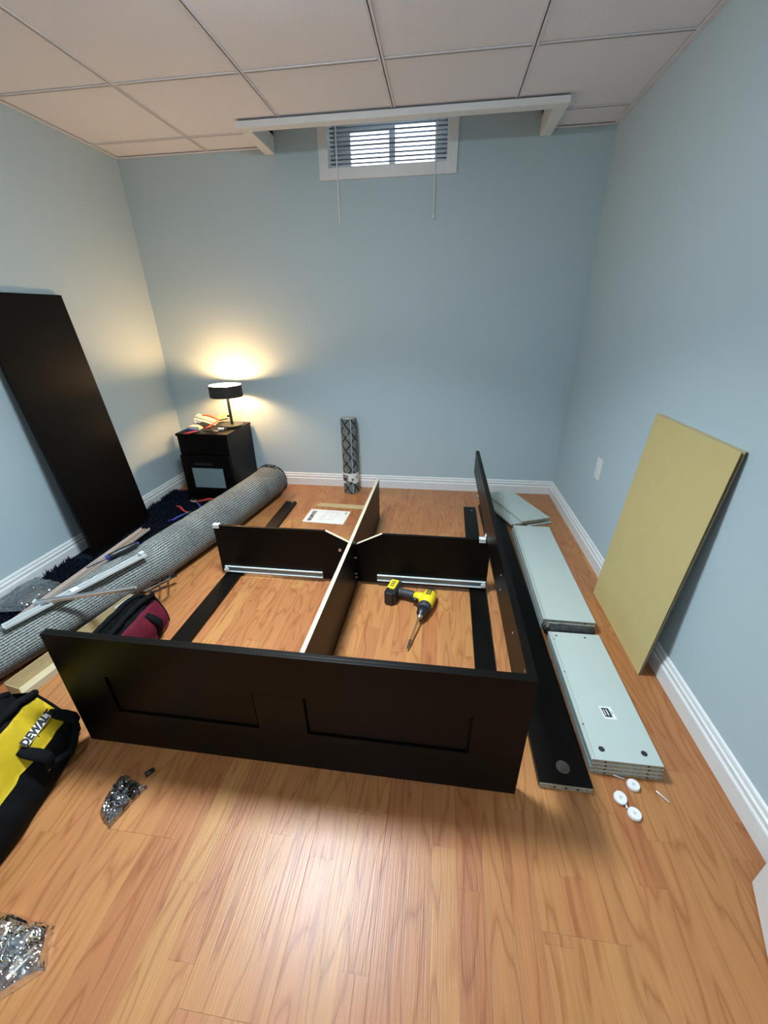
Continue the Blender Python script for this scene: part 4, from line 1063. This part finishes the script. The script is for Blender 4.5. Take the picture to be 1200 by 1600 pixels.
for u0 in (.78, .17):                                  # drooping loops of webbing
    p_ = [pt(1, u0+.02, .40, .006), pt(1, u0+.03, .46, .020), pt(1, u0+.02, .54, .029), pt(1, u0, .61, .023), pt(1, u0-.01, .66, .009), pt(1, u0-.01, .69, .003)]
    bm = BM(); tube(bm, p_, [.013, .0165, .018, .018, .016, .012], 12, flat=.55, up=(1, 0, .3)); obj('handle_strap', bm, M_BLKFAB, tb, local=True, smooth=True)
p_ = [pt(1, .80, .38, .004), pt(1, .78, .40, .012), pt(1, .47, .30, .026), pt(1, .19, .40, .012), pt(1, .17, .38, .004)]
bm = BM(); tube(bm, p_, .010, 10); obj('carry_handle', bm, M_BLKFAB, tb, local=True, smooth=True)
bm = BM(); cyl(bm, pt(1, .18, .36, .004), pt(1, .18, .36, .010), .006, seg=12); obj('rivet', bm, M_ZINC, tb, local=True)
# lettering strip follows the panel
tM = worldm(tb)
a_, b_ = tM @ Vector(pt(1, .22, .70, .0055)), tM @ Vector(pt(1, .68, .70, .0055))
c_ = tM @ Vector(pt(1, .45, .76, .0055)); mid = tM @ Vector(pt(1, .45, .70, .0055))
xd = (b_-a_).normalized(); yd = (c_-mid).normalized()
FM = frame_m(mid, xd, yd)
lw_ = (b_-a_).length; 
FM = FM @ Matrix.Translation((0, 0, .006))
bm = BM(); box(bm, -lw_/2, lw_/2, -.0115, .0115, -.0006, .0006); bm.transform(FM); lst = obj('logo_strip', bm, M_PAPER, tb)
text_mesh('logo_lettering', 'DEWALT', .0300, M_INK, lst, FM @ Matrix.Translation((0, 0, .001)), shear=.12, offset=.0014)

rb, ptr = tool_bag('tool_bag', 'crimson and black tool bag lying open behind the foot panel', (-1.262, 1.145, .0005), (0, 0, math.radians(3)), .38, .150, .190, M_REDFAB, (.14, .80), (-.96, .93), seed=8)
for u0 in (.38,):
    p_ = [ptr(1, u0, .20, .006), ptr(1, u0+.04, .34, .010), ptr(1, u0+.03, .48, .020), ptr(1, u0, .62, .014), ptr(1, u0-.02, .72, .006)]
    bm = BM(); tube(bm, p_, [.014, .017, .018, .017, .013], 10, flat=.45, up=(1, 0, .3)); obj('handle_strap', bm, M_BLKFAB, rb, local=True, smooth=True)

# cables and rods spilling behind the crimson bag
cbl = thing('cable_coil', 'dark cable with wire ends spilled on the rug edge behind the crimson bag', 'cable', (-1.36, 1.52, .05))
for k in range(3):
    pts = [(-1.33-.02*k+.03*math.sin(q*.9+k), 1.40+.035*q, .10-.006*q+.012*math.sin(q*1.3+2*k)) for q in range(7)]
    bm = BM(); tube(bm, pts, .0045, 8); obj('cable_strand', bm, M_BLKPL, cbl, smooth=True)
for k in range(2):
    bm = BM(); tube(bm, [(-1.34+.012*k, 1.37, .135), (-1.30+.012*k, 1.50, .115+.01*k)], .0022, 6); obj('bare_wire', bm, M_STEEL, cbl)

# ------------------------------------------------------------------ hardware packets on the floor
def hardware_bag(label, quad, h, seed, cols, nscrew, r=.0035, ln=.03):
    q = np.array(quad); c = q.mean(0)
    t = thing('hardware_bag', label, 'hardware bag', (c[0], c[1], 0), group=None)
    g = np.random.default_rng(seed)
    for k in range(nscrew):
        u, v = g.uniform(.18, .82, 2); p = (1-u)*(1-v)*q[0]+u*(1-v)*q[1]+u*v*q[2]+(1-u)*v*q[3]
        a = g.uniform(0, PI); l_ = ln*g.uniform(.6, 1.1); z = .006+g.uniform(0, h*.42)
        p0 = np.array((p[0]-math.cos(a)*l_/2, p[1]-math.sin(a)*l_/2, z)); p1 = np.array((p[0]+math.cos(a)*l_/2, p[1]+math.sin(a)*l_/2, z+g.uniform(-.002, .004)))
        rr_ = r*g.uniform(.8, 1.4); m = cols[int(g.integers(len(cols)))]
        bm = BM(); tube(bm, [p0, p0+(p1-p0)*.18, p0+(p1-p0)*.2, p1], [rr_*1.7, rr_*1.7, rr_, rr_*.8], 8)
        obj('fastener', bm, m, t, smooth='auto')
    pouch('film', quad, h, M_FILM, t, seed)
    return t
hardware_bag('small clear bag of black fasteners on the floor before the foot panel', [(-.917, .548), (-.858, .513), (-.826, .632), (-.928, .655)], .040, 5, [M_BLKPL, M_BLKPL, M_DKSTEEL], 24, .0055, .036)
hb_tab = [o for o in COL.objects if o.name.startswith('hardware_bag')][0]
bm = BM(); tube(bm, [(-.852, .660, .007), (-.838, .680, .006)], [.008, .007], 8); obj('loose_plug', bm, M_BLKPL, hb_tab, smooth=True)
hardware_bag('clear bag of wooden dowels and screws at the lower left corner of the floor', [(-1.02, .325), (-.838, .318), (-.795, .250), (-.93, .135)], .045, 11, [mat('beech_dowel', (.62, .50, .33), .6, var=.1), M_STEEL, M_DKSTEEL, M_ZINC], 44, .0045, .038)
